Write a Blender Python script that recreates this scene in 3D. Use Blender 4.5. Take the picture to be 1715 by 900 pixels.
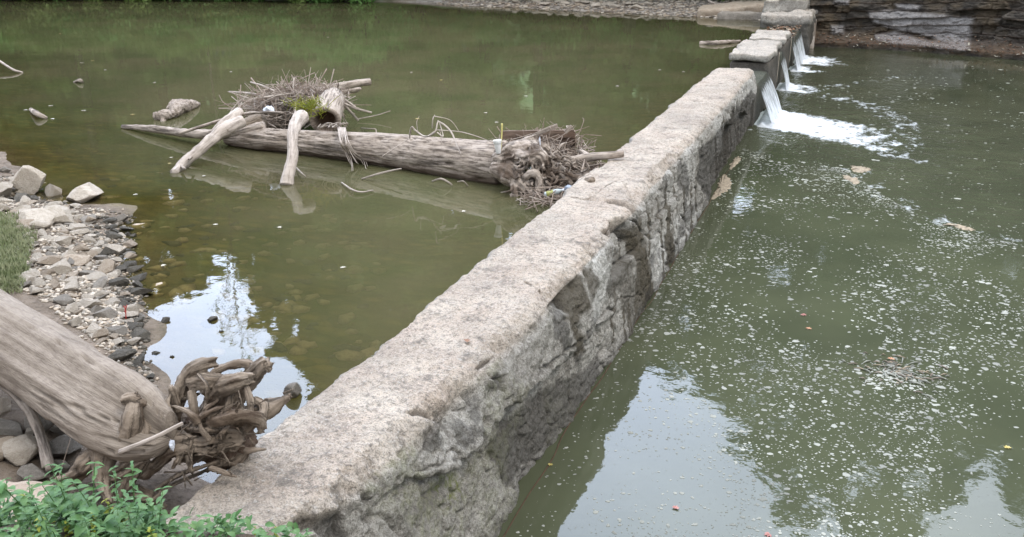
import bpy, math, random
import numpy as np
from mathutils import Vector
random.seed(7); rng = np.random.default_rng(7)
for o in list(bpy.data.objects): bpy.data.objects.remove(o)
SC = bpy.context.scene; C = SC.collection
R = math.radians
# ------------------------------------------------------------------ camera
FPX, PITCH, YAW, CAMZ = 1500.0, R(19.80), R(20.29), 3.6
cd = bpy.data.cameras.new('camera'); cam = bpy.data.objects.new('camera', cd); C.objects.link(cam)
cd.lens = FPX/1715*36; cd.sensor_width = 36; cd.clip_end = 500; cd.clip_start = .05
cam.location = (0, 0, CAMZ); cam.rotation_euler = (R(90)-PITCH, 0, YAW); SC.camera = cam
# ------------------------------------------------------------------ world, sun, exposure
SUN_EL, SUN_AZ = R(56), R(105)          # azimuth from +Y towards +X
w = bpy.data.worlds.new('World'); SC.world = w; w.use_nodes = True
nt = w.node_tree; nt.nodes.clear()
def N(nt, t, **k):
    n = nt.nodes.new(t)
    for a, b in k.items():
        if a in ('i',):
            for q, v in b.items(): n.inputs[q].default_value = v
        else: setattr(n, a, b)
    return n
sky = N(nt, 'ShaderNodeTexSky', sky_type='NISHITA', sun_disc=False, sun_elevation=SUN_EL, sun_rotation=SUN_AZ)
tc = N(nt, 'ShaderNodeTexCoord')
nz = N(nt, 'ShaderNodeTexNoise', i={'Scale': 2.2, 'Detail': 5, 'Roughness': .55})
mp = N(nt, 'ShaderNodeMapping'); mp.inputs['Scale'].default_value = (1, 1, 2.2)
nt.links.new(tc.outputs['Generated'], mp.inputs['Vector']); nt.links.new(mp.outputs[0], nz.inputs['Vector'])
rp = N(nt, 'ShaderNodeValToRGB'); e = rp.color_ramp.elements
e[0].position = .25; e[0].color = (16.5, 17.8, 20.5, 1); e[1].position = .75; e[1].color = (22.5, 23.8, 26, 1)
nt.links.new(nz.outputs['Fac'], rp.inputs['Fac'])
# overcast glow: cloud patch added over the far bank to brighten pool reflections (dot with direction)
nrm = N(nt, 'ShaderNodeVectorMath', operation='DOT_PRODUCT')
sd = Vector((math.sin(R(-34))*math.cos(R(28)), math.cos(R(-34))*math.cos(R(28)), math.sin(R(28))))
nt.links.new(tc.outputs['Generated'], nrm.inputs[0]); nrm.inputs[1].default_value = sd
mr = N(nt, 'ShaderNodeMapRange', i={'From Min': .45, 'From Max': 1.0, 'To Min': .60, 'To Max': 2.7})
nt.links.new(nrm.outputs['Value'], mr.inputs['Value'])
gl = N(nt, 'ShaderNodeVectorMath', operation='SCALE'); nt.links.new(rp.outputs[0], gl.inputs[0]); nt.links.new(mr.outputs[0], gl.inputs['Scale'])
tn = N(nt, 'ShaderNodeMix', data_type='RGBA', blend_type='MULTIPLY'); nt.links.new(mr.outputs[0], tn.inputs[0]); tn.clamp_factor = True
gm = N(nt, 'ShaderNodeMapRange', i={'From Min': .6, 'From Max': 1.0, 'To Min': 0., 'To Max': 1.}); nt.links.new(nrm.outputs['Value'], gm.inputs['Value']); nt.links.new(gm.outputs[0], tn.inputs[0])
nt.links.new(gl.outputs[0], tn.inputs[6]); tn.inputs[7].default_value = (.88, .96, 1.12, 1)
mx = N(nt, 'ShaderNodeMix', data_type='RGBA'); mx.inputs['Factor'].default_value = .88
nt.links.new(sky.outputs[0], mx.inputs[6]); nt.links.new(tn.outputs[2], mx.inputs[7])
bg = N(nt, 'ShaderNodeBackground', i={'Strength': .10}); nt.links.new(mx.outputs[2], bg.inputs['Color'])
wo = N(nt, 'ShaderNodeOutputWorld'); nt.links.new(bg.outputs[0], wo.inputs[0])
sl = bpy.data.lights.new('sun', 'SUN'); sl.energy = 1.3; sl.angle = R(20); sl.color = (1, .94, .85)
so = bpy.data.objects.new('sun', sl); C.objects.link(so)
dv = Vector((math.sin(SUN_AZ)*math.cos(SUN_EL), math.cos(SUN_AZ)*math.cos(SUN_EL), math.sin(SUN_EL)))
so.rotation_euler = dv.to_track_quat('Z', 'Y').to_euler()
vs = SC.view_settings; vs.view_transform = 'Standard'; vs.look = 'None'; vs.gamma = 1; vs.use_curve_mapping = False; vs.exposure = 0.45
try:
    SC.cycles.max_bounces = 6; SC.cycles.transparent_max_bounces = 16; SC.cycles.diffuse_bounces = 2; SC.cycles.glossy_bounces = 3
    SC.cycles.caustics_reflective = False; SC.cycles.caustics_refractive = False
except Exception: pass
# ------------------------------------------------------------------ coordinates: X across the dam, Y along it, z=0 lower pool, z=.9 upper pool
ZU = .9
def ray(px, py):
    xc = (px-857.5)/FPX; yc = (py-450)/FPX
    fw = math.cos(PITCH)-yc*math.sin(PITCH); d = math.sin(PITCH)+yc*math.cos(PITCH)
    return np.array([xc*math.cos(YAW)-fw*math.sin(YAW), fw*math.cos(YAW)+xc*math.sin(YAW), -d])
def P(px, py, z):
    r = ray(px, py); t = (z-CAMZ)/r[2]; return np.array([0, 0, CAMZ])+r*t
def S(px, py, zc): return np.array([0, 0, CAMZ])+ray(px, py)*zc
def PX(px, py, x):
    r = ray(px, py); return np.array([0, 0, CAMZ])+r*(x/r[0])
# ------------------------------------------------------------------ noise
def _h(i, j, k, s):
    n = (i*374761393+j*668265263+k*2147483647+s*974634777) & 0xffffffff
    n = ((n ^ (n >> 13))*1274126177) & 0xffffffff
    n = ((n ^ (n >> 16))*2246822519) & 0xffffffff
    return ((n ^ (n >> 15)) & 0xffffff)/float(0xffffff)
def vn(p, s=0):
    p = np.asarray(p, float); i = np.floor(p).astype(np.int64); f = p-i; u = f*f*f*(f*(f*6-15)+10)
    r = 0
    for a in (0, 1):
        for b in (0, 1):
            for c in (0, 1):
                r = r + _h(i[..., 0]+a, i[..., 1]+b, i[..., 2]+c, s)*np.abs(1-a-u[..., 0])*np.abs(1-b-u[..., 1])*np.abs(1-c-u[..., 2])
    return r*2-1
def fbm(p, o=4, s=0, g=.5):
    p = np.asarray(p, float); r = 0; a = 1; t = 0
    for k in range(o): r = r+a*vn(p*2**k+k*17.3, s+k); t += a; a *= g
    return r/t
def ss(a, b, x):
    t = np.clip((x-a)/(b-a), 0, 1); return t*t*(3-2*t)
def seg_dist(p, poly):                      # 2-D distance to a polyline
    d = np.full(p.shape[:-1], 1e9)
    for a, b in zip(poly[:-1], poly[1:]):
        a = np.array(a, float); b = np.array(b, float); ab = b-a
        t = np.clip(((p-a)@ab)/max(ab@ab, 1e-9), 0, 1)
        d = np.minimum(d, np.linalg.norm(p-a-t[..., None]*ab, axis=-1))
    return d
def inside(p, poly):
    c = np.zeros(p.shape[:-1], bool); n = len(poly); x, y = p[..., 0], p[..., 1]
    for k in range(n):
        x1, y1 = poly[k]; x2, y2 = poly[(k+1) % n]
        if y1 == y2: continue
        c ^= ((y1 > y) != (y2 > y)) & (x < (x2-x1)*(y-y1)/(y2-y1)+x1)
    return c
def sdist(p, poly):                         # >0 inside
    d = seg_dist(p, list(poly)+[poly[0]]); return np.where(inside(p, poly), d, -d)
# ------------------------------------------------------------------ materials
MATS = {}
class MT:
    def __init__(s, name):
        m = bpy.data.materials.new(name); m.use_nodes = True; s.m = m; s.t = m.node_tree; s.t.nodes.clear(); MATS[name] = m
        s.out = s.n('ShaderNodeOutputMaterial'); s.tc = s.n('ShaderNodeTexCoord')
    def n(s, t, **k): return N(s.t, t, **k)
    def l(s, a, b): s.t.links.new(a, b)
    def attr(s, nm):
        a = s.n('ShaderNodeAttribute', attribute_name=nm); return a
    def noise(s, scale, detail=4, rough=.55, vec=None, stretch=None, coord='Object'):
        n = s.n('ShaderNodeTexNoise', i={'Scale': scale, 'Detail': detail, 'Roughness': rough})
        v = vec if vec is not None else s.tc.outputs[coord]
        if stretch:
            mp = s.n('ShaderNodeMapping'); mp.inputs['Scale'].default_value = stretch; s.l(v, mp.inputs['Vector']); v = mp.outputs[0]
        s.l(v, n.inputs['Vector']); return n.outputs['Fac']
    def vor(s, scale, feature='F1', vec=None, out='Distance', stretch=None):
        n = s.n('ShaderNodeTexVoronoi', feature=feature, i={'Scale': scale})
        v = vec if vec is not None else s.tc.outputs['Object']
        if stretch:
            mp = s.n('ShaderNodeMapping'); mp.inputs['Scale'].default_value = stretch; s.l(v, mp.inputs['Vector']); v = mp.outputs[0]
        s.l(v, n.inputs['Vector']); return n.outputs[out]
    def ramp(s, f, *st):
        r = s.n('ShaderNodeValToRGB'); el = r.color_ramp.elements
        while len(el) < len(st): el.new(.5)
        for e, (p, c) in zip(el, st):
            e.position = p; e.color = (c, c, c, 1) if not hasattr(c, '__len__') else (*c, 1)
        s.l(f, r.inputs['Fac']); return r.outputs['Color']
    def mix(s, f, a, b, mode='MIX'):
        m = s.n('ShaderNodeMix', data_type='RGBA', blend_type=mode)
        for q, v in ((0, f), (6, a), (7, b)):
            if hasattr(v, 'is_linked') or hasattr(v, 'links'): s.l(v, m.inputs[q])
            elif q == 0: m.inputs[0].default_value = v
            else: m.inputs[q].default_value = (*v, 1) if len(v) == 3 else v
        return m.outputs[2]
    def math(s, op, a, b=0, clamp=False):
        m = s.n('ShaderNodeMath', operation=op, use_clamp=clamp)
        for q, v in ((0, a), (1, b)):
            if hasattr(v, 'links'): s.l(v, m.inputs[q])
            else: m.inputs[q].default_value = v
        return m.outputs[0]
    def bump(s, h, dist=.01, strength=1, nrm=None):
        b = s.n('ShaderNodeBump', i={'Strength': strength, 'Distance': dist}); s.l(h, b.inputs['Height'])
        if nrm is not None: s.l(nrm, b.inputs['Normal'])
        return b.outputs[0]
    def pbr(s, col, rough=.9, bump=None, spec=.3, trans=None, alpha=None):
        p = s.n('ShaderNodeBsdfPrincipled'); p.inputs['Specular IOR Level'].default_value = spec
        if hasattr(col, 'links'): s.l(col, p.inputs['Base Color'])
        else: p.inputs['Base Color'].default_value = (*col, 1)
        if hasattr(rough, 'links'): s.l(rough, p.inputs['Roughness'])
        else: p.inputs['Roughness'].default_value = rough
        if bump is not None: s.l(bump, p.inputs['Normal'])
        if alpha is not None: s.l(alpha, p.inputs['Alpha'])
        sh = p.outputs[0]
        if trans:
            tr = s.n('ShaderNodeBsdfTranslucent')
            if hasattr(col, 'links'): s.l(col, tr.inputs[0])
            else: tr.inputs[0].default_value = (*col, 1)
            ms = s.n('ShaderNodeMixShader'); ms.inputs[0].default_value = trans; s.l(sh, ms.inputs[1]); s.l(tr.outputs[0], ms.inputs[2]); sh = ms.outputs[0]
        s.l(sh, s.out.inputs[0]); return s.m

# old rubble-concrete dam: attributes stain / dark / moss / pale / top
m = MT('dam_stone')
n1 = m.noise(3, 5); n2 = m.noise(38, 5, .7); n3 = m.noise(110, 3, .7); n4 = m.noise(14, 5, .65); n5 = m.noise(.9, 3)
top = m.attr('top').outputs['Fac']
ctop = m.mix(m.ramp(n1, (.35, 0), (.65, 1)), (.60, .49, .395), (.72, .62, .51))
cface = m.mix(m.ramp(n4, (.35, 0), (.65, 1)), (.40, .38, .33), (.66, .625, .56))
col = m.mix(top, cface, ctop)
col = m.mix(m.math('MULTIPLY', m.attr('pale').outputs['Fac'], m.ramp(n4, (.30, .35), (.5, 1))), col, (.80, .78, .72))
speck = m.ramp(n2, (.50, 0), (.62, 1)); fine = m.ramp(n3, (.50, 0), (.62, 1)); patch = m.ramp(n4, (.40, .15), (.62, 1))
n6 = m.noise(21, 7, .82); sp = m.math('MAXIMUM', m.math('MULTIPLY', speck, patch), m.math('MULTIPLY', m.ramp(n6, (.52, 0), (.60, 1)), .8))
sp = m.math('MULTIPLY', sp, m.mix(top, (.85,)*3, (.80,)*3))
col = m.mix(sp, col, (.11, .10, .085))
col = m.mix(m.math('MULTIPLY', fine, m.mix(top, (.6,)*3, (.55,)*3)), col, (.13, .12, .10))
big_ = m.ramp(m.noise(1.1, 5, .65), (.38, .0), (.66, .45)); col = m.mix(big_, col, (.25, .225, .195)); blot = m.ramp(m.noise(5.5, 6, .75), (.54, 0), (.66, .7))
col = m.mix(blot, col, (.15, .135, .115))
pk = m.ramp(m.noise(60, 2, .5), (.60, 0), (.68, .5)); col = m.mix(pk, col, (.66, .62, .56))
st = m.math('MULTIPLY', m.attr('stain').outputs['Fac'], m.ramp(n4, (.25, .88), (.6, 1)))
col = m.mix(st, col, m.mix(m.ramp(n2, (.4, 0), (.7, 1)), (.075, .06, .04), (.13, .112, .075)))
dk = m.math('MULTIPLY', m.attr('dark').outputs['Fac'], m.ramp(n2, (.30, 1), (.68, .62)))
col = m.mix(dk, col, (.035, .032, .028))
ms_ = m.math('MULTIPLY', m.attr('moss').outputs['Fac'], m.ramp(n4, (.42, 0), (.58, 1)))
col = m.mix(ms_, col, (.20, .22, .07))
hb = m.math('ADD', m.math('MULTIPLY', n2, .6), m.math('MULTIPLY', n4, 1.0)); hb = m.math('ADD', hb, m.math('MULTIPLY', n3, .28))
hb = m.math('ADD', hb, m.math('MULTIPLY', n6, .5)); m.pbr(col, .93, m.bump(hb, .045, 1.0), .2)

def wood(name, a, b, dark, grain=1., crack=.6, bd=.012):
    m = MT(name); g = m.attr('gv').outputs['Vector']
    n1 = m.noise(9*grain, 6, .65, vec=g); n2 = m.noise(34*grain, 4, .6, vec=g); n3 = m.noise(3, 4); n4 = m.noise(22, 5, .65)
    col = m.mix(m.ramp(n3, (.32, 0), (.68, 1)), a, b)
    col = m.mix(m.math('MULTIPLY', m.ramp(n2, (.47, 0), (.63, 1)), crack), col, dark)
    col = m.mix(m.math('MULTIPLY', m.ramp(n1, (.56, 0), (.66, 1)), crack), col, [q*.6 for q in dark])
    col = m.mix(m.math('MULTIPLY', m.ramp(n4, (.52, 0), (.7, 1)), .45), col, dark)
    col = m.mix(m.attr('rot_shade').outputs['Fac'], col, (.06, .035, .02))
    h = m.math('ADD', m.math('MULTIPLY', n1, -1.2), m.math('MULTIPLY', n2, -.6)); h = m.math('ADD', h, m.math('MULTIPLY', n4, .25))
    return m.pbr(col, .85, m.bump(h, bd, 1), .2)
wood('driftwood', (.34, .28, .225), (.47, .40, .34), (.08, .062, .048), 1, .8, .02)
wood('driftwood_pale', (.40, .34, .285), (.54, .47, .41), (.16, .13, .105), 1, .6)
wood('driftwood_brown', (.17, .13, .095), (.36, .295, .23), (.04, .03, .022), 1.5, .8, .014)
wood('trunk_wood', (.21, .172, .135), (.31, .262, .212), (.13, .10, .078), 3.2, .4, .008)
wood('twig_wood', (.24, .18, .14), (.42, .35, .29), (.08, .06, .045), 1, .5, .003)
wood('plank_wood', (.13, .085, .06), (.24, .18, .14), (.05, .035, .025), 1, .7, .004)
wood('tree_bark', (.07, .058, .045), (.14, .12, .095), (.04, .034, .028), .5, .7, .03)

def stone(name, a, b, dark):
    m = MT(name); oi = m.n('ShaderNodeObjectInfo').outputs['Random']
    n1 = m.noise(5, 5); n2 = m.noise(45, 4, .65); n3 = m.noise(14, 5, .6)
    col = m.mix(m.ramp(n1, (.35, 0), (.65, 1)), a, b)
    col = m.mix(m.math('MULTIPLY', oi, .6), col, [q*.66 for q in a])
    col = m.mix(m.math('MULTIPLY', m.ramp(n2, (.52, 0), (.66, 1)), .5), col, dark)
    col = m.mix(m.math('MULTIPLY', m.ramp(n3, (.55, 0), (.7, 1)), .5), col, dark)
    return m.pbr(col, .9, m.bump(m.math('ADD', m.math('MULTIPLY', n2, .4), n3), .02, 1), .25)
stone('stone_pale', (.46, .395, .315), (.60, .53, .44), (.22, .18, .14))
stone('stone_tan', (.36, .285, .21), (.48, .40, .31), (.17, .14, .11))
stone('stone_grey', (.26, .23, .19), (.37, .33, .28), (.10, .09, .078))
stone('stone_wet', (.095, .085, .068), (.17, .15, .12), (.04, .036, .03))
stone('sandstone', (.36, .285, .215), (.46, .375, .295), (.19, .145, .105))

m = MT('bank_ground')                       # attributes: wet (under water), far (far bank gravel), hill
n1 = m.noise(2.5, 6, .65); n2 = m.noise(25, 5, .7); n3 = m.noise(.6, 4)
mud = m.mix(m.ramp(n1, (.35, 0), (.65, 1)), (.10, .075, .052), (.24, .19, .145))
mud = m.mix(m.ramp(n2, (.5, 0), (.65, .6)), mud, (.06, .047, .035))
vc = m.vor(5, out='Color', stretch=(1, 1.5, 1)); vd = m.vor(5, out='Distance', stretch=(1, 1.5, 1))
sep = m.n('ShaderNodeSeparateColor'); m.l(vc, sep.inputs[0])
bed = m.mix(sep.outputs[0], (.12, .10, .03), (.34, .26, .085)); bed = m.mix(m.ramp(vd, (.15, 0), (.55, .6)), bed, (.07, .06, .022))
bed = m.mix(m.ramp(n3, (.4, .0), (.6, .5)), bed, (.10, .12, .03))
vc2 = m.vor(3.2, out='Color'); sep2 = m.n('ShaderNodeSeparateColor'); m.l(vc2, sep2.inputs[0])
grav = m.mix(sep2.outputs[1], (.16, .135, .11), (.46, .41, .36)); grav = m.mix(m.ramp(n2, (.5, 0), (.64, .7)), grav, (.10, .08, .06))
grav = m.mix(m.ramp(n3, (.48, 0), (.62, .7)), grav, (.20, .15, .11))
hil = m.mix(m.ramp(n1, (.4, 0), (.6, 1)), (.08, .17, .045), (.18, .24, .09))
col = m.mix(m.attr('wet').outputs['Fac'], mud, bed); col = m.mix(m.attr('far').outputs['Fac'], col, grav); col = m.mix(m.attr('hill').outputs['Fac'], col, hil)
m.pbr(col, .9, m.bump(m.math('ADD', n2, n1), .03, 1), .25)

m = MT('cliff_rock')                        # attributes pale / litter
n1 = m.noise(2, 5, .6, stretch=(1, 1, 6)); n2 = m.noise(16, 5, .7, stretch=(1, 1, 3)); n3 = m.noise(1.2, 4)
col = m.mix(m.ramp(n1, (.35, 0), (.65, 1)), (.035, .03, .025), (.125, .108, .088))
col = m.mix(m.ramp(n3, (.45, 0), (.62, .6)), col, (.13, .095, .055))
col = m.mix(m.attr('pale').outputs['Fac'], col, m.mix(m.ramp(n2, (.35, 0), (.6, 1)), (.17, .155, .145), (.42, .40, .385)))
col = m.mix(m.ramp(n2, (.55, 0), (.68, .8)), col, (.03, .026, .02))
col = m.mix(m.math('MULTIPLY', m.attr('litter').outputs['Fac'], m.ramp(m.noise(22, 3), (.42, 0), (.55, 1))), col, (.13, .075, .045))
m.pbr(col, .85, m.bump(m.math('ADD', n1, n2), .06, 1), .3)

def leafm(name, a, b, trans=.3, scale=3.):
    m = MT(name); oi = m.n('ShaderNodeObjectInfo').outputs['Random']
    n1 = m.noise(scale, 2); col = m.mix(m.ramp(n1, (.35, 0), (.65, 1)), a, b)
    col = m.mix(m.math('MULTIPLY', oi, .5), col, [q*.6 for q in a])
    return m.pbr(col, .55, None, .3, trans)
leafm('tree_leaf', (.09, .17, .055), (.19, .28, .09), .35, .5)
leafm('tree_leaf_light', (.13, .21, .05), (.22, .30, .09), .4, .5)
leafm('bush_leaf', (.11, .25, .06), (.20, .36, .10), .35, 1.)
leafm('weed_leaf', (.07, .17, .05), (.19, .31, .12), .3, 12)
leafm('weed_leaf_yellow', (.22, .27, .03), (.42, .40, .05), .3, 12)
leafm('grass_leaf', (.17, .20, .085), (.34, .34, .20), .3, 8)
leafm('dead_leaf_brown', (.20, .10, .055), (.34, .20, .12), .1, 12)
leafm('dead_leaf_red', (.42, .17, .14), (.52, .27, .22), .1, 12)
leafm('dead_leaf_orange', (.45, .22, .12), (.50, .29, .17), .1, 12)
leafm('dead_leaf_yellow', (.45, .36, .10), (.52, .43, .16), .1, 12)
leafm('dead_leaf_pale', (.50, .46, .36), (.62, .58, .48), .1, 12)

def plain(name, c, rough=.5, spec=.4, var=.15, sc=20, trans=None):
    m = MT(name); n = m.noise(sc, 3); col = m.mix(m.ramp(n, (.35, 0), (.65, 1)), [q*(1-var) for q in c], c)
    return m.pbr(col, rough, None, spec, trans)
plain('foam_cup', (.86, .85, .82), .5, .4, .06, 30, .2); plain('plastic_blue', (.33, .38, .46), .3, .5, .5, 25); plain('plastic_white', (.70, .73, .80), .35, .5, .25, 25)
plain('label_yellow', (.46, .46, .14), .4, .5, .25, 30); plain('clear_plastic', (.45, .50, .50), .15, .6, .25, 30)
plain('reed', (.62, .55, .20), .6); plain('scum', (.40, .33, .24), .9, .1, .5, 25); plain('scum_line', (.11, .065, .045), .9, .1, .4, 12)
plain('fleck', (.36, .36, .31), .8, .1, .5, 1.5); plain('red_stem', (.5, .06, .05), .6)
plain('foam_white', (.80, .83, .86), .8, .1, .25, 9, .2)

def water(name, body, body2, foam=False, rough=.02, bumps=((6, .003),), opaque=False):
    m = MT(name); n3 = m.noise(.5, 4, .6); col = m.mix(m.ramp(n3, (.38, 0), (.62, 1)), body, body2)
    nrm = None
    for sc, ds, st in bumps:
        nrm = m.bump(m.noise(sc, 3, .5, stretch=st), ds, 1, nrm)
    if foam:
        rg = m.attr('ripple').outputs['Fac']
        for sc, ds in ((2.6, .10), (9, .03)):
            b = m.n('ShaderNodeBump'); b.inputs['Distance'].default_value = ds; m.l(rg, b.inputs['Strength'])
            m.l(m.noise(sc, 4, .6, stretch=(1, .6, 1)), b.inputs['Height']); m.l(nrm, b.inputs['Normal']); nrm = b.outputs[0]
    dif = m.n('ShaderNodeBsdfDiffuse'); m.l(col, dif.inputs[0])
    sh = dif.outputs[0]
    if not opaque:
        tr = m.n('ShaderNodeBsdfTransparent'); tr.inputs[0].default_value = (.86, .82, .55, 1)
        ms = m.n('ShaderNodeMixShader'); m.l(m.attr('depth').outputs['Fac'], ms.inputs[0]); m.l(tr.outputs[0], ms.inputs[1]); m.l(sh, ms.inputs[2]); sh = ms.outputs[0]
    gl = m.n('ShaderNodeBsdfGlossy', i={'Roughness': rough}); m.l(nrm, gl.inputs['Normal'])
    fr = m.n('ShaderNodeFresnel', i={'IOR': 1.5}); m.l(nrm, fr.inputs['Normal'])
    ms = m.n('ShaderNodeMixShader'); m.l(fr.outputs[0], ms.inputs[0]); m.l(sh, ms.inputs[1]); m.l(gl.outputs[0], ms.inputs[2]); sh = ms.outputs[0]
    if foam:
        fa = m.attr('foam').outputs['Fac']
        nn = m.noise(3.2, 6, .72, stretch=(1, .55, 1)); nn2 = m.noise(13, 4, .6, stretch=(.8, .6, 1))
        v = m.math('ADD', m.math('MULTIPLY', m.math('SUBTRACT', nn, .5), 3.4), m.math('MULTIPLY', m.math('SUBTRACT', nn2, .5), 1.2))
        v = m.math('ADD', m.math('ADD', m.math('MULTIPLY', fa, 2.0), -1.0), v)
        mask = m.ramp(v, (-.0, 0), (.85, 1))
        mask = m.math('MULTIPLY', mask, m.ramp(fa, (0, 0), (.1, 1)))
        fd = m.n('ShaderNodeBsdfDiffuse'); fd.inputs[0].default_value = (.78, .81, .83, 1)
        ms = m.n('ShaderNodeMixShader'); m.l(mask, ms.inputs[0]); m.l(sh, ms.inputs[1]); m.l(fd.outputs[0], ms.inputs[2]); sh = ms.outputs[0]
    m.l(sh, m.out.inputs[0]); return m.m
water('water_upper', (.090, .095, .044), (.122, .110, .058), rough=.012, bumps=((1.2, .003, (1, 1, 1)), (9, .0004, (1, 1, 1))))
water('water_lower', (.056, .062, .036), (.074, .080, .046), foam=True, rough=.03, bumps=((1.3, .005, (1, .8, 1)), (7, .0012, (1, 1, 1))), opaque=True)

m = MT('falling_water'); g = m.attr('gv').outputs['Vector']
n1 = m.noise(6, 4, .6, vec=g); n2 = m.noise(26, 4, .6, vec=g)
v = m.math('ADD', m.math('MULTIPLY', n1, .6), m.math('MULTIPLY', n2, .4)); wv = m.attr('foam').outputs['Fac']
al = m.math('ADD', v, m.math('MULTIPLY', m.math('SUBTRACT', wv, .5), .55))
mask = m.ramp(al, (.43, .04), (.70, .92))
col = m.mix(m.ramp(n2, (.35, 0), (.6, 1)), (.62, .68, .74), (.93, .95, .98))
p = m.n('ShaderNodeBsdfDiffuse'); m.l(col, p.inputs[0]); tl = m.n('ShaderNodeBsdfTranslucent'); m.l(col, tl.inputs[0])
a1 = m.n('ShaderNodeMixShader'); a1.inputs[0].default_value = .3; m.l(p.outputs[0], a1.inputs[1]); m.l(tl.outputs[0], a1.inputs[2])
tr = m.n('ShaderNodeBsdfTransparent'); tr.inputs[0].default_value = (.75, .8, .7, 1)
gl = m.n('ShaderNodeBsdfGlossy', i={'Roughness': .08}); a2 = m.n('ShaderNodeMixShader'); a2.inputs[0].default_value = .12
m.l(tr.outputs[0], a2.inputs[1]); m.l(gl.outputs[0], a2.inputs[2])
a3 = m.n('ShaderNodeMixShader'); m.l(mask, a3.inputs[0]); m.l(a2.outputs[0], a3.inputs[1]); m.l(a1.outputs[0], a3.inputs[2]); m.l(a3.outputs[0], m.out.inputs[0])

# ------------------------------------------------------------------ mesh helpers
def tag(o, label=None, cat=None, group=None, kind=None):
    for k, v in (('label', label), ('category', cat), ('group', group), ('kind', kind)):
        if v: o[k] = v
    return o
def link(o, parent=None):
    C.objects.link(o)
    if parent is not None: o.parent = parent
    return o
def mesh(name, V, F, mat, smooth=True, attrs=None, mats=None, midx=None):
    me = bpy.data.meshes.new(name)
    V = np.asarray(V, float)
    if isinstance(F, np.ndarray):
        n = F.shape[1]; me.vertices.add(len(V)); me.vertices.foreach_set('co', V.ravel())
        me.loops.add(F.size); me.loops.foreach_set('vertex_index', F.ravel().astype(np.int32))
        me.polygons.add(len(F)); me.polygons.foreach_set('loop_start', np.arange(0, F.size, n, dtype=np.int32))
        me.update(calc_edges=True)
    else:
        me.from_pydata([tuple(v) for v in V], [], F)
    if smooth: me.polygons.foreach_set('use_smooth', np.ones(len(me.polygons), bool))
    for k, a in (attrs or {}).items():
        a = np.asarray(a, float)
        if a.ndim == 2:
            at = me.attributes.new(k, 'FLOAT_VECTOR', 'POINT'); at.data.foreach_set('vector', a.ravel())
        else:
            at = me.attributes.new(k, 'FLOAT', 'POINT'); at.data.foreach_set('value', a)
    for q in (mats or [mat]): me.materials.append(MATS[q])
    if midx is not None: me.polygons.foreach_set('material_index', np.asarray(midx, np.int32))
    me.update(); return me
def ob(name, V, F, mat, parent=None, **k):
    me = mesh(name, V, F, mat, **k); return link(bpy.data.objects.new(name, me), parent)
def empty(name, loc=(0, 0, 0)):
    o = bpy.data.objects.new(name, None); o.empty_display_size = .1; o.location = loc; return link(o)
def gridf(nu, nv):
    i = np.arange(nu-1)[:, None]*nv+np.arange(nv-1)[None, :]
    return np.stack([i, i+nv, i+nv+1, i+1], -1).reshape(-1, 4)
def cat_rom(pts, n):
    pts = [np.array(p, float) for p in pts]; pts = [2*pts[0]-pts[1]]+pts+[2*pts[-1]-pts[-2]]; out = []
    for k in range(1, len(pts)-2):
        a, b, c, d = pts[k-1:k+3]
        for t in np.linspace(0, 1, n, endpoint=False):
            out.append(.5*((2*b)+(c-a)*t+(2*a-5*b+4*c-d)*t*t+(3*b-a-3*c+d)*t**3))
    out.append(pts[-2]); return np.array(out)
class Acc:                                   # gathers tubes / leaves for ONE mesh
    def __init__(s): s.V = []; s.F = []; s.G = []; s.n = 0; s.M = []; s.Rt = []
    def add(s, V, F, G=None, mi=0, rot_shade=None):
        V = np.asarray(V, float); s.V.append(V); s.F += [tuple(int(q)+s.n for q in f) for f in F]; s.M += [mi]*len(F)
        s.G.append(G if G is not None else V); s.Rt.append(rot_shade if rot_shade is not None else np.zeros(len(V))); s.n += len(V)
    def build(s, name, mat, parent=None, smooth=True, mats=None):
        return ob(name, np.concatenate(s.V), s.F, mat, parent, smooth=smooth, attrs={'gv': np.concatenate(s.G), 'rot_shade': np.concatenate(s.Rt)}, mats=mats, midx=s.M if mats else None)
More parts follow.
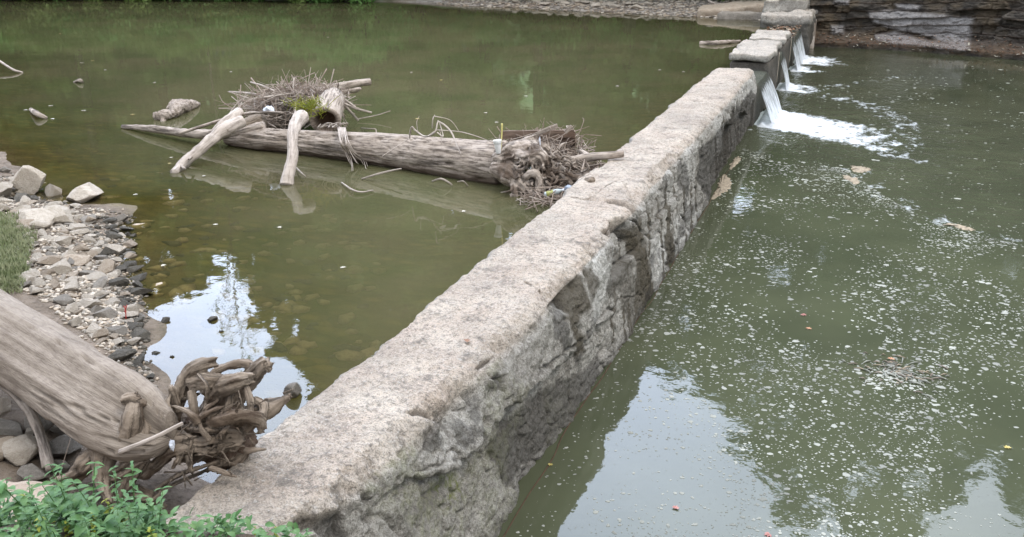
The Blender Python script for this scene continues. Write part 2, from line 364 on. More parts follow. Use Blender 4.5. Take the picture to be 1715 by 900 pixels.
def tube(pts, rad, seg=8, sub=6, rough=0., seed=0, cap=True, gscale=1., hollow=0, oval=1., gnarl=0):
    """tapered tube along a smooth path; returns V,F,G(grain),rot"""
    Q = cat_rom(pts, sub) if len(pts) > 1 else np.array(pts); n = len(Q)
    rr = np.interp(np.linspace(0, 1, n), np.linspace(0, 1, len(rad)), rad)
    T = np.gradient(Q, axis=0); T /= np.linalg.norm(T, axis=1)[:, None]+1e-9
    up = np.array([0, 0, 1.]) if abs(T[0][2]) < .9 else np.array([1., 0, 0])
    u = np.cross(T[0], up); u /= np.linalg.norm(u); A = []
    for k in range(n):
        u = u-T[k]*(u@T[k]); u /= np.linalg.norm(u)+1e-9; A.append((u.copy(), np.cross(T[k], u)))
    L = np.concatenate([[0], np.cumsum(np.linalg.norm(np.diff(Q, axis=0), axis=1))])
    th = np.linspace(0, 2*math.pi, seg, endpoint=False)
    V = np.zeros((n, seg, 3)); G = np.zeros((n, seg, 3))
    for k in range(n):
        a, b = A[k]; V[k] = Q[k]+rr[k]*(np.cos(th)[:, None]*a*oval+np.sin(th)[:, None]*b)
        G[k, :, 0] = np.cos(th)*max(rr.mean(), .02); G[k, :, 1] = np.sin(th)*max(rr.mean(), .02); G[k, :, 2] = L[k]*.12
    G += seed*1.37
    if rough:
        nm = V-Q[:, None]; nm /= np.linalg.norm(nm, axis=-1)[..., None]+1e-9
        nn = fbm(V/(rr.max()*1.1)+seed*3.1, 4, seed)+.7*fbm(np.stack([np.cos(th)[None]*3+0*L[:, None], np.sin(th)[None]*3+0*L[:, None], (L[:, None]/rr.max()*.35)+0*th[None]], -1)+seed, 4, seed+5)
        V += nm*(nn*rough*rr[:, None])[..., None]
    if gnarl:
        nm = V-Q[:, None]; nm /= np.linalg.norm(nm, axis=-1)[..., None]+1e-9; tw = th[None]+L[:, None]/rr.max()*.22*(1 if seed % 2 else -1)
        rd_ = np.stack([np.cos(tw)*2.4, np.sin(tw)*2.4, (L[:, None]/rr.max()*.16)+0*th[None]], -1)+seed*2.3
        rg_ = 1-np.abs(fbm(rd_, 4, seed+11, .6))*3.2; lump = fbm(V/(rr.max()*1.7)+seed, 3, seed+2)
        endf = ss(.90, 1, np.linspace(0, 1, n))[:, None]; jag = fbm(np.stack([np.cos(th)*5, np.sin(th)*5, 0*th], -1)+seed, 3, seed)[None]
        V += nm*((rg_*.5-.3+lump*.75)*gnarl*rr[:, None])[..., None]+T[:, None]*(endf*jag*rr.max()*1.6)[..., None]
    V = V.reshape(-1, 3); G = G.reshape(-1, 3)*gscale; rot_shade = np.zeros(len(V)); i = np.arange(seg)
    F = []
    for k in range(n-1):
        for j in range(seg): F.append((k*seg+j, k*seg+(j+1) % seg, (k+1)*seg+(j+1) % seg, (k+1)*seg+j))
    if cap:
        nV = len(V)
        if hollow:
            inner = Q[-1]+(V[-seg:]-Q[-1])*.72; deep = Q[-1]-T[-1]*hollow+(V[-seg:]-Q[-1])*.5; c = Q[-1]-T[-1]*hollow*1.1
            V = np.concatenate([V, inner, deep, [c, Q[0]]]); G = np.concatenate([G, G[-seg:], G[-seg:], G[-1:], G[:1]]); rot_shade = np.concatenate([rot_shade, np.full(seg, .6), np.full(seg, 1), [1, 0]])
            e = nV-seg
            for j in range(seg):
                F.append((e+j, e+(j+1) % seg, nV+(j+1) % seg, nV+j)); F.append((nV+j, nV+(j+1) % seg, nV+seg+(j+1) % seg, nV+seg+j)); F.append((nV+seg+j, nV+seg+(j+1) % seg, nV+2*seg))
                F.append(((j+1) % seg, j, nV+2*seg+1))
        else:
            V = np.concatenate([V, [Q[-1]+T[-1]*rr[-1]*.25, Q[0]-T[0]*rr[0]*.25]]); G = np.concatenate([G, G[-1:], G[:1]]); rot_shade = np.concatenate([rot_shade, [0, 0]])
            e = nV-seg
            for j in range(seg): F.append((e+j, e+(j+1) % seg, nV)); F.append(((j+1) % seg, j, nV+1))
    return V, F, G, rot_shade
def stick(name, pts, rad, mat, label=None, cat='stick', group=None, parent=None, seg=7, rough=.1, seed=1, branches=(), hollow=0, sub=7):
    a = Acc(); V, F, G, r = tube(pts, rad, seg, sub, rough, seed, hollow=hollow); a.add(V, F, G, 0, r)
    for bp, br in branches:
        V, F, G, r = tube(bp, br, max(5, seg-2), 5, rough, seed+3); a.add(V, F, G, 0, r)
    o = a.build(name, mat, parent)
    if label: tag(o, label, cat, group)
    return o
def fused(tubes, voxel, rotf):
    """grained tubes melted into one skin; grain and rot are carried over from the nearest tube point"""
    from mathutils.kdtree import KDTree
    V, F, _ = remeshed(tubes, voxel, .0, 9, 0, .0022, 60)
    A_ = np.concatenate([t[0] for t in tubes]); G_ = np.concatenate([t[2] for t in tubes]); R_ = np.concatenate([rotf(t) for t in tubes])
    kd = KDTree(len(A_))
    for i_, p_ in enumerate(A_): kd.insert(p_, i_)
    kd.balance(); ix = np.array([kd.find(p_)[1] for p_ in V]); return V, F, G_[ix], R_[ix]
def remeshed(tubes, voxel, amp, fr, seed=0, amp2=0., fr2=30.):
    """union of tubes -> one skin, then roughened"""
    a = Acc()
    for t in tubes: a.add(*t[:3], 0, t[3])
    me = bpy.data.meshes.new('tmp'); me.from_pydata([tuple(v) for v in np.concatenate(a.V)], [], a.F)
    o = bpy.data.objects.new('tmp', me); C.objects.link(o)
    md = o.modifiers.new('r', 'REMESH'); md.mode = 'VOXEL'; md.voxel_size = voxel
    sm = o.modifiers.new('s', 'SMOOTH'); sm.iterations = 1; sm.factor = .5
    dg = bpy.context.evaluated_depsgraph_get(); ev = o.evaluated_get(dg).to_mesh()
    nv = len(ev.vertices); V = np.zeros(nv*3); ev.vertices.foreach_get('co', V); V = V.reshape(-1, 3)
    Nn = np.zeros(nv*3); ev.vertices.foreach_get('normal', Nn); Nn = Nn.reshape(-1, 3)
    F = [tuple(p.vertices) for p in ev.polygons]
    bpy.data.objects.remove(o); 
    q = V*np.array([1, 1, 1]); w = fbm(q*fr*.5+7, 3, seed+9)[:, None]*.6
    rid = 1-np.abs(fbm(q*fr+w+seed, 4, seed))*2.2
    V = V+Nn*(amp*(rid-.45))[:, None]+Nn*(amp2*fbm(q*fr2, 3, seed+3))[:, None]
    return V, F, rid

# ================================================================== SETTING
WL = [(-60, 31), (-30, 22), (-16, 12), (-10.3, 8.5), (-8.9, 7.6), (-7.95, 7.2), (-7.3, 7.15), (-6.72, 6.6), (-6.1, 6.0), (-5.35, 5.3), (-4.8, 4.75), (-4.5, 4.35), (-4.0, 4.0), (-3.6, 3.7), (-3.1, 3.35), (-2.85, 3.2)]
WF = [(-1.0, 36.4), (-3.2, 37.3), (-5.2, 37.7), (-13.7, 40.4), (-23, 43), (-34, 40.8), (-43, 37.6), (-60, 36)]
WPOLY = WL+[(-1.0, 3.0)]+WF
def ground_z(X, Y):
    p = np.stack([X, Y], -1); d = -sdist(p, WPOLY)            # >0 on land
    n = fbm(np.stack([X*.8, Y*.8, 0*X], -1), 4, 3)
    farm = ss(20, 26, Y+0*X)
    near_land = ZU+.02+np.clip(d, 0, None)*.16+np.clip(d-3, 0, None)*.15
    far_land = ZU+.02+np.clip(d, 0, 5)*.10+np.clip(d-5, 0, 60)*.42
    land = near_land*(1-farm)+far_land*farm
    bed = ZU-np.clip(-d, 0, 4)*.085-np.clip(-d-4, 0, 6)*.10
    z = np.where(d > 0, land, np.maximum(bed, -.3))+n*.035*ss(-.5, .4, d)+n*.05
    # downstream side goes deep, before the mound under the camera
    z = np.where((X > -2.3) & (Y < 36), -1.0+0*z, z)
    rr = np.sqrt(X**2+Y**2)
    az = np.degrees(np.arctan2(X, Y)); rb = np.interp(az, [-180, -52, -35, -28, 0, 60, 180], [3.2, 2.85, 2.4, 1.25, 1.0, 1.2, 3]); mm = ss(rb+.9, rb, rr)
    tgt = 1.82+.05*n
    z = z+(tgt-z)*mm
    z = np.where((Y < 0) & (X > -2.3), np.maximum(z, 1.6), z)
    return z
def gz(x, y): return float(ground_z(np.array([float(x)]), np.array([float(y)]))[0])
def G(px, py):                               # pixel ray meets the bank
    z = 1.0
    for _ in range(12): p = P(px, py, z); z = .5*z+.5*gz(p[0], p[1])
    return np.array([p[0], p[1], gz(p[0], p[1])])
xs = np.concatenate([np.arange(-95, -14, 1.4), np.arange(-14, -1.2, .08), np.arange(-1.2, 40, 1.0)])
ys = np.concatenate([np.arange(-18, -1, 1.), np.arange(-1, 13, .08), np.arange(13, 34, .8), np.arange(34, 46, .3), np.arange(46, 110, 2.)])
XX, YY = np.meshgrid(xs, ys, indexing='ij'); ZZ = ground_z(XX, YY)
dl = -sdist(np.stack([XX, YY], -1), WPOLY); fr = ss(20, 26, YY)
ZZ = np.where((fr > .5) & (dl > 0) & (dl < 7), ZZ+.10*fbm(np.stack([XX*1.6, YY*1.6, 0*XX], -1), 4, 9), ZZ)
ZZ = np.where(fr > .5, np.minimum(ZZ, 20+2*fbm(np.stack([XX*.05, YY*.05, 0*XX], -1), 3, 2)), ZZ)
ZZ = np.where((XX > -1.3) & (YY > 3), -1.2+0*ZZ, ZZ)
at = {'wet': np.clip(ss(-.1, -.75, dl), 0, 1).ravel(), 'far': (fr*ss(0, .1, dl+.6)).ravel(), 'hill': (fr*ss(4.5, 8, dl+1.5*fbm(np.stack([XX*.3, YY*.3, 0*XX], -1), 3, 5)+ss(-17, -24, XX)*6)).ravel()}
tag(ob('ground', np.stack([XX, YY, ZZ], -1).reshape(-1, 3), gridf(len(xs), len(ys)), 'bank_ground', attrs=at), kind='structure')

_gx, _gy, _gZ = xs.copy(), ys.copy(), ZZ.copy()
def gz(x, y):                                # height of the ground mesh, bilinear
    i = int(np.clip(np.searchsorted(_gx, x)-1, 0, len(_gx)-2)); j = int(np.clip(np.searchsorted(_gy, y)-1, 0, len(_gy)-2))
    u = (x-_gx[i])/(_gx[i+1]-_gx[i]); v = (y-_gy[j])/(_gy[j+1]-_gy[j])
    return float((_gZ[i, j]*(1-u)+_gZ[i+1, j]*u)*(1-v)+(_gZ[i, j+1]*(1-u)+_gZ[i+1, j+1]*u)*v)
# upper pool
xs = np.concatenate([np.arange(-95, -14, 1.5), np.arange(-14, -2.2, .12), [-2.2]]); ys = np.concatenate([np.arange(1, 14, .12), np.arange(14, 46, .8)])
XX, YY = np.meshgrid(xs, ys, indexing='ij'); dp = ZU-ground_z(XX, YY)
op = 1-np.exp(-np.clip(dp, 0, 9)*5.); op = np.clip(op*1.04, .10, 1)
tag(ob('water', np.stack([XX, YY, 0*XX+ZU], -1).reshape(-1, 3), gridf(len(xs), len(ys)), 'water_upper', attrs={'depth': op.ravel()}), kind='structure')

# lower pool with churn below the falls
FALLS = [(19.62, 21.75), (24.95, 26.25), (29.1, 30.35), (30.75, 33.6)]
xs = np.concatenate([np.arange(-1.95, 2.5, .05), np.arange(2.5, 8, .2), np.arange(8, 42, 1.5)]); ys = np.concatenate([np.arange(-1, 9, .3), np.arange(9, 34, .06), np.arange(34, 38, .3)])
XX, YY = np.meshgrid(xs, ys, indexing='ij'); foam = np.zeros_like(XX); rip = np.zeros_like(XX)
wx = fbm(np.stack([XX*.9, YY*.9, 0*XX], -1), 4, 21); wy = fbm(np.stack([XX*.9, YY*.9, 0*XX], -1), 4, 31)
for (a, b), reach, sk in zip(FALLS, (5.2, 2.0, 1.3, 2.4), (-.75, -.3, -.3, -.1)):
    u = (XX+1.62)+wx*.35; c = (a+b)/2+sk*u+wy*.4; hw = (b-a)/2+.05+u*(.30 if reach > 2 else .12)
    f = ss(reach, .0, u)*ss(hw*1.25, hw*.55, np.abs(YY-c)); foam = np.maximum(foam, f)
    rip = np.maximum(rip, ss(reach*2.0, .3, u)*ss(hw*3.2, hw*.8, np.abs(YY-c)))
# trailing foam line from pixels, laid on the water
def trail(pts, wd, amt):
    global foam
    q = [P(a, b, 0)[:2] for a, b in pts]; d = seg_dist(np.stack([XX+wx*.12, YY+wy*.3], -1), q); foam = np.maximum(foam, amt*ss(wd, 0, d))
trail([(1390, 208), (1440, 232), (1500, 258), (1550, 268)], .8, .50)
trail([(1400, 165), (1470, 180), (1530, 215)], 1.1, .50); trail([(1370, 150), (1440, 138), (1530, 128)], .9, .44); trail([(1290, 200), (1250, 225), (1240, 250)], .35, .40)
trail([(1430, 285), (1455, 315), (1520, 350), (1600, 378), (1690, 400), (1760, 420)], .9, .43)
tag(ob('water', np.stack([XX, YY, .012*rip*fbm(np.stack([XX*4, YY*4, 0*XX], -1), 3, 8)], -1).reshape(-1, 3), gridf(len(xs), len(ys)), 'water_lower', attrs={'foam': foam.ravel(), 'ripple': (rip*.9).ravel(), 'depth': 1+0*rip.ravel()}), kind='structure')

# ------------------------------------------------------------------ the dam wall
def ptop(l, z=1.2): return [tuple(P(a, b, z)[:2]) for a, b in l]
def pface(l, x=-1.76): return [tuple(PX(a, b, x)[1:]) for a, b in l]
def face_ledge(Y):
    return np.interp(Y, [2, 3.16, 3.6, 4.04, 4.4, 4.75, 5.4, 5.95, 6.7, 7.6, 9], [1.10, 1.02, .97, .80, .78, .80, .70, .64, .55, .40, .3])
def recess(Y): return np.interp(Y, [2, 3.1, 3.7, 4.2, 5.2, 6.2, 7.2, 8, 13.2, 14.0, 19, 19.6], [.03, .05, .10, .15, .15, .09, .04, .0, .0, .10, .13, .12])
def build_dam(Y0, Y1, name, parent, k=.0026, ztop=1.2, xl=-2.68, nprof=(26, 92, 150), seed=0, label=False, capz=None):
    Y = [Y0]
    while Y[-1] < Y1: Y.append(Y[-1]+max(.008, k*Y[-1]))
    Y = np.array(Y); Y[-1] = Y1; n = len(Y)
    zt = ztop+.018*fbm(np.stack([Y*.7, 0*Y, 0*Y], -1), 4, 5+seed)
    xr = np.interp(Y, [2, 2.95, 4.2, 6, 20, 35], [-2.14, -2.02, -1.90, -1.81, -1.80, -1.70])+.035*fbm(np.stack([Y*1.3, 0*Y, 0*Y+3], -1), 5, 6+seed)
    xle = xl+.035*fbm(np.stack([Y*1.1, 0*Y, 0*Y+9], -1), 5, 7+seed)+.05*ss(.25, .5, fbm(np.stack([Y*1.9, 0*Y, 0*Y+5], -1), 3, 17+seed))
    rows = []; tops = []
    for i, y in enumerate(Y):
        zl = face_ledge(y) if y < 9 else .62+.2*vn(np.array([[y*1.2, 0, 0]]))[0]*ss(12, 14, y); rc = recess(y); xbase = np.interp(y, [2, 4, 8, 20, 35], [-1.66, -1.66, -1.72, -1.72, -1.64])
        a = np.linspace(0, 1, nprof[0]); left = np.stack([xle[i]-.03+.03*a, -.35+(zt[i]-.03+.35)*a], -1)
        b = np.linspace(0, 1, nprof[1])[1:]; rnd = .035*(1-np.exp(-b*30)); sh = .06 if y > 6 else .06+.05*(6-y)/4
        zz = zt[i]-.035+rnd-sh*ss(.80, 1.0, b)**1.6
        tp = np.stack([xle[i]+(xr[i]-xle[i])*b, zz], -1)
        c = np.linspace(0, 1, nprof[2])[1:]; z0 = zz[-1]; z = z0+(-.35-z0)*c
        xf = xr[i]+(xbase-xr[i])*(1-(z/z0))**.8 if z0 > 0 else xr[i]+0*z
        xf = np.nan_to_num(xf, nan=xbase); xf = xr[i]+(xbase-xr[i])*np.clip(1-z/z0, 0, 1)**.75
        xf = xf-rc*ss(zl+.02, zl-.05, z)
        rows.append(np.concatenate([left, tp, np.stack([xf, z], -1)]))
    Rw = np.array(rows); npf = Rw.shape[1]
    V = np.stack([Rw[..., 0], np.repeat(Y[:, None], npf, 1), Rw[..., 1]], -1)
    Rs = V.copy(); kw = 7
    for _ in range(2):
        c_ = np.cumsum(np.concatenate([np.repeat(Rs[:, :1], kw+1, 1), Rs, np.repeat(Rs[:, -1:], kw, 1)], 1), axis=1); Rs = (c_[:, 2*kw+1:]-c_[:, :-2*kw-1])/(2*kw+1)
    ii = np.arange(npf); cor = nprof[0]+nprof[1]-1; bl = np.maximum(np.exp(-((ii-cor)/16.)**2), .8*np.exp(-((ii-nprof[0])/9.)**2))[None, :, None]; edge_ = np.exp(-((ii-cor)/14.)**2)[None, :]
    V = V*(1-bl)+Rs*bl
    # normals
    du = np.gradient(V, axis=1); dv_ = np.gradient(V, axis=0); Nn = np.cross(dv_, du); Nn /= np.linalg.norm(Nn, axis=-1)[..., None]+1e-9
    if Nn[n//2, nprof[0]+nprof[1]//2, 2] < 0: Nn = -Nn
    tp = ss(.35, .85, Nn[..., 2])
    big = fbm(V*1.7+seed, 3, 40); mid = fbm(V*6+seed, 4, 41, .6); fn = fbm(V*26+seed, 3, 42, .6)
    chunk = np.abs(fbm(V*np.array([3, 2.2, 4])+3, 3, 43))
    dsp = big*.035*(1-.55*tp)+mid*.034*(1-.5*tp)+fn*.013*(1-.25*tp)
    dsp -= ss(.06, .0, chunk)*.035*(1-.85*tp)
    dsp -= edge_*.07*ss(.02, .42, fbm(V*np.array([1, 2.6, 2])+31, 4, 44, .6))
    dsp += (1-tp)*.022*fbm(V*np.array([4, 1.4, 5])+5, 4, 45, .6)
    Vf = V.reshape(-1, 3); dsp = dsp.reshape(-1); tpf = tp.reshape(-1)
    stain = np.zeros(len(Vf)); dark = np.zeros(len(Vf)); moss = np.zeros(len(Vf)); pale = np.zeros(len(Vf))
    wob = fbm(Vf*5, 3, 50)*.05; wob2 = fbm(Vf*np.array([9, 9, 3]), 3, 51)*.04
    pf = np.stack([Vf[:, 1]+wob2*1.2, Vf[:, 2]+wob], -1); pt = np.stack([Vf[:, 0]+wob*.5, Vf[:, 1]+wob2], -1)
    fm = 1-ss(.55, .8, tpf); fm = np.where(Vf[:, 0] < -2.3, 0, fm)
    if name == 'wall':
        for poly, s_, d_ in [
            ([(1058, 388), (1073, 390), (1091, 488), (1085, 520), (1068, 515), (1066, 440)], .95, .0),
            ([(1048, 415), (1063, 445), (1045, 475), (1015, 505), (1020, 470)], .55, .3),
            ([(991, 448), (1003, 445), (1006, 480), (993, 505)], .8, 0),
            ([(955, 480), (986, 456), (991, 520), (976, 535), (965, 560)], .85, 0),
            ([(951, 525), (966, 525), (984, 590), (970, 595)], .9, 0),
            ([(1111, 393), (1122, 388), (1125, 435), (1113, 458)], .95, .1),
            ([(1036, 470), (1060, 460), (1075, 515), (1060, 560), (1040, 520)], .5, .15),
            ([(1020, 430), (1030, 410), (1036, 470), (1028, 490)], .4, 0),
            ([(1141, 308), (1158, 293), (1153, 328)], .2, .7),
            ([(1176, 250), (1200, 225), (1240, 175), (1262, 150), (1280, 210), (1231, 262), (1183, 340), (1168, 300)], .2, .85),
            ([(1180, 330), (1150, 372), (1120, 430), (1080, 500), (1110, 440), (1150, 345)], .2, .6),
            ([(847, 757), (918, 662), (983, 622), (1010, 590), (1000, 640), (971, 690), (933, 745), (865, 821), (856, 787)], .15, .75),
            ([(700, 880), (760, 830), (800, 800), (770, 850), (720, 900)], .1, .35)]:
            s = ss(-.03, .035, sdist(pf, pface(poly)))*fm; stain = np.maximum(stain, s*s_); dark = np.maximum(dark, s*d_)
        s = ss(-.03, .05, sdist(pf, pface([(918, 510), (930, 486), (952, 484), (951, 518), (930, 525)], -1.82)))*fm; dsp -= s*.05; dark = np.maximum(dark, s*.7*ss(-.3, .2, fbm(Vf*9, 3, 90)))
        for q in ([(1128, 395), (1140, 420), (1120, 480), (1093, 520), (1082, 440), (1095, 390)], [(1000, 420), (1020, 415), (1045, 400), (1045, 440), (1010, 520), (985, 580)], [(1160, 330), (1175, 360), (1130, 420), (1125, 370)], [(1210, 200), (1262, 130), (1268, 150), (1235, 190), (1195, 240)]):
            pale = np.maximum(pale, ss(-.1, .1, sdist(pf, pface(q)))*fm)
        moss = np.maximum(moss, ss(-.05, .08, sdist(pf, pface([(785, 825), (822, 785), (832, 845), (801, 880)], -1.68)))*fm)
        pale = np.maximum(pale, .6*fm*ss(6, 8.5, Vf[:, 1])*ss(.45, .8, Vf[:, 2])*ss(-.15, .25, fbm(Vf*np.array([3, 3, 1.2]), 4, 93)))
        vst = fbm(np.stack([Vf[:, 1]*5.5, Vf[:, 2]*.45, 0*Vf[:, 0]], -1), 4, 95, .6); stain = np.maximum(stain, .85*fm*ss(.10, .26, vst)*ss(5.5, 7, Vf[:, 1])*ss(1.15, .95, Vf[:, 2]))
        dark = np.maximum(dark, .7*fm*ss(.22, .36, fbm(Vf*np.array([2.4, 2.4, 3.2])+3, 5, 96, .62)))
        moss = np.maximum(moss, .35*fm*ss(7, 3, Vf[:, 1])*ss(.1, .3, big.reshape(-1)))
        for q, dd in (([(1024, 380), (1050, 364), (1072, 352), (1078, 392), (1052, 420), (1030, 405)], .075), ([(990, 338), (1012, 322), (1030, 312), (1046, 316), (1062, 350), (1030, 346)], -.03), ([(1080, 300), (1120, 262), (1150, 250), (1150, 275), (1110, 310)], .035)):
            s = ss(-.02, .03, sdist(pt, ptop(q, 1.17)))*(Vf[:, 2] > .75)*(Vf[:, 0] > -2.5); dsp -= s*dd
        # cracks: (polyline, half width, depth) on the top, then on the face
        crw = np.clip(.75+1.6*fbm(Vf*6+11, 3, 77), .12, 1.6)
        for l, w_, dd in [([(985, 338), (1000, 332), (1013, 324), (1035, 313), (1046, 316)], .035, .06), ([(940, 333), (993, 341), (1030, 346), (1064, 352)], .03, .055), ([(1015, 392), (1024, 378), (1050, 366), (1062, 362)], .05, .10),
                          ([(500, 872), (540, 856), (600, 822), (620, 800)], .03, .06), ([(684, 700), (700, 690), (722, 684)], .03, .03), ([(800, 610), (825, 590)], .02, .03), ([(880, 478), (915, 498), (930, 500)], .03, .05),
                          ([(1180, 232), (1200, 225), (1215, 228)], .02, .03), ([(1085, 300), (1110, 292), (1140, 300)], .02, .03)]:
            d = seg_dist(pt, ptop(l, 1.17)); s = ss(1.15, 0, d/(w_*crw))*(Vf[:, 2] > .9); dsp -= s*dd*1.15; dark = np.maximum(dark, s*.8)
        for l, w_, dd in [([(900, 640), (950, 590), (1000, 540), (1040, 500)], .025, .04), ([(1000, 620), (1050, 560), (1080, 520)], .02, .02), ([(1120, 330), (1105, 370), (1085, 400)], .03, .05), ([(1060, 360), (1085, 400), (1092, 380), (1120, 345)], .03, .05), ([(1030, 450), (1060, 430), (1075, 400)], .02, .04), ([(1140, 350), (1150, 390)], .03, .04)]:
            d = seg_dist(pf, pface(l)); s = ss(w_, 0, d)*fm; dsp -= s*dd; dark = np.maximum(dark, s*.5)
        # shade-side crust just below the ledge, wet foot of the wall
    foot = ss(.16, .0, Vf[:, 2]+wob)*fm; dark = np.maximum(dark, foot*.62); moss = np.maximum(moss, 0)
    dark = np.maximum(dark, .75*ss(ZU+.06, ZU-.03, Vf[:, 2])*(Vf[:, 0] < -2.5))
    pitm = ss(.30, .45, fbm(Vf*13+5, 2, 60)); dsp -= pitm*.012*fm; 
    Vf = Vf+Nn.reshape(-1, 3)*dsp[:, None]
    # rounded broken ends
    for yy, sg in ((Y1, 1), (Y0, -1)):
        t = np.clip(1-np.abs(V[..., 1].reshape(-1)-yy)/.10, 0, 1); Vf[:, 2] -= t**2*.05*(Vf[:, 2] > .5); Vf[:, 0] += t**2*.03*np.sign(-2.2-Vf[:, 0])
        Vf[:, 1] += (t**1.0*.08*fbm(Vf*3.5, 3, 71))
    F = gridf(n, npf); ex = []; cv = []; base = len(Vf)
    # end caps: shrinking rings
    EV = []; EF = []; cnt = base
    Vg = Vf.reshape(n, npf, 3)
    for e_, row in ((n-1, Vg[-1]), (0, Vg[0])):
        prev = np.arange(npf)+e_*npf; c = row.mean(0)
        for s_ in (.86, .6, .3, .02):
            ring = c+(row-c)*s_; ring[:, 1] = row[:, 1]+(.02 if e_ else -.02)*(1-s_)+.04*fbm(ring*5, 3, 80)*(1-s_)
            idx = cnt+np.arange(npf); EV.append(ring); cnt += npf
            EF.append(np.stack([prev[:-1], prev[1:], idx[1:], idx[:-1]], -1)); prev = idx
    Vall = np.concatenate([Vf]+EV); Fall = np.concatenate([F]+EF); m_ = len(Vall)-len(Vf)
    pad = lambda a, v=0: np.concatenate([a, np.full(m_, v)])
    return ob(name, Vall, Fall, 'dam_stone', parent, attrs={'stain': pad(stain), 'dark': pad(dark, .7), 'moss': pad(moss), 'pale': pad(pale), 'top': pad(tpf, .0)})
dam = empty('dam', (-2.2, 2, 0)); tag(dam, 'old weathered stone and concrete dam wall running away across the river', 'dam')
DOFF = np.array([-2.2, 2, 0])
def place(o):                                   # children were built in world space
    o.location = -Vector(DOFF); return o
place(build_dam(1.7, 19.62, 'wall', dam))

# pier blocks / sill / abutment
def slab_mesh(x0, x1, y0, y1, z0, z1, res=.05, amp=.04, seed=0, fr=2.2, round_=.06):
    nx, ny, nz_ = [max(3, int((b-a)/res)) for a, b in ((x0, x1), (y0, y1), (z0, z1))]
    Vs = []; Fs = []; c = 0
    def face(o, u, v, nu, nv):
        nonlocal c
        a = np.linspace(0, 1, nu)[:, None, None]; b = np.linspace(0, 1, nv)[None, :, None]
        Vs.append((np.array(o)+a*np.array(u)+b*np.array(v)).reshape(-1, 3)); Fs.append(gridf(nu, nv)+c); c += nu*nv
    X, Y_, Z = x1-x0, y1-y0, z1-z0
    face((x0, y0, z0), (0, Y_, 0), (X, 0, 0), ny, nx); face((x0, y0, z1), (X, 0, 0), (0, Y_, 0), nx, ny)
    face((x0, y0, z0), (X, 0, 0), (0, 0, Z), nx, nz_); face((x0, y1, z0), (0, 0, Z), (X, 0, 0), nz_, nx)
    face((x0, y0, z0), (0, 0, Z), (0, Y_, 0), nz_, ny); face((x1, y0, z0), (0, Y_, 0), (0, 0, Z), ny, nz_)
    V = np.concatenate(Vs); F = np.concatenate(Fs)
    ctr = np.array([(x0+x1)/2, (y0+y1)/2, (z0+z1)/2]); half = np.array([X, Y_, Z])/2
    q = V-ctr; inn = np.clip(q, -(half-round_), half-round_); d = q-inn; L = np.linalg.norm(d, axis=1)[:, None]
    V = ctr+inn+np.where(L > 1e-6, d/np.maximum(L, 1e-6)*np.minimum(L, round_), 0)
    off = np.stack([fbm(V*fr+seed*5.1+k*31, 4, seed+k) for k in range(3)], -1)*amp
    return V+off, F, q/half
def block(name, parent, mat, *a, dark_low=None, **k):
    V, F, q = slab_mesh(*a, **k); top = ss(.75, .98, q[:, 2])
    dk = np.zeros(len(V)) if dark_low is None else ss(dark_low+.03, dark_low-.06, V[:, 2]+.04*fbm(V*5, 3, 5))*.8
    o = ob(name, V, F, mat, parent, attrs={'stain': dk*.4, 'dark': dk, 'moss': 0*dk, 'pale': .35*top, 'top': top, 'rot_shade': 0*dk, 'gv': V})
    return place(o) if parent is dam else o
block('sill', dam, 'dam_stone', -2.70, -1.76, 19.5, 35.5, -.5, .862, res=.08, amp=.03, seed=3, dark_low=2)
def pier(y0, y1, label, ztop, slabx, extra):
    block('pier', dam, 'dam_stone', -2.62, -1.74, y0+.08, y1-.08, -.4, ztop-.20, res=.06, amp=.05, seed=int(y0), dark_low=1.4)
    block('capstone', dam, 'dam_stone', *slabx, y0-.02, y1+.02, ztop-.17, ztop+.0, res=.035, amp=.09, seed=int(y0)+2, dark_low=ztop-.16)
pier(21.75, 24.95, '', 1.26, (-2.66, -1.72), 0)
pier(26.25, 29.1, '', 1.20, (-2.72, -1.74), 0)
block('pier', dam, 'dam_stone', -2.5, -1.72, 30.35, 30.75, -.4, .98, res=.05, amp=.05, seed=8, dark_low=2)
block('abutment', dam, 'dam_stone', -3.1, -1.45, 33.6, 38.0, -.4, 1.34, res=.06, amp=.16, seed=12, dark_low=1.1)
block('abutment', dam, 'dam_stone', -3.2, -1.75, 35.6, 42.0, .9, 1.75, res=.08, amp=.2, seed=14, dark_low=1.3)
for (x, y, w_) in ((-1.70, 24.2, .03), (-1.70, 28.6, .03)):   # pale mineral streak down each pier
    V, F, G_, r_ = tube([(x, y, 1.05), (x+.01, y+.02, .7), (x+.005, y, .3)], [.03, .025, .015], 8, 6, .2, 3)
    V[:, 0] = x+(V[:, 0]-x)*.4; o = ob('mineral_streak', V, F, 'stone_pale', dam, attrs={'gv': G_, 'rot_shade': r_}); place(o)

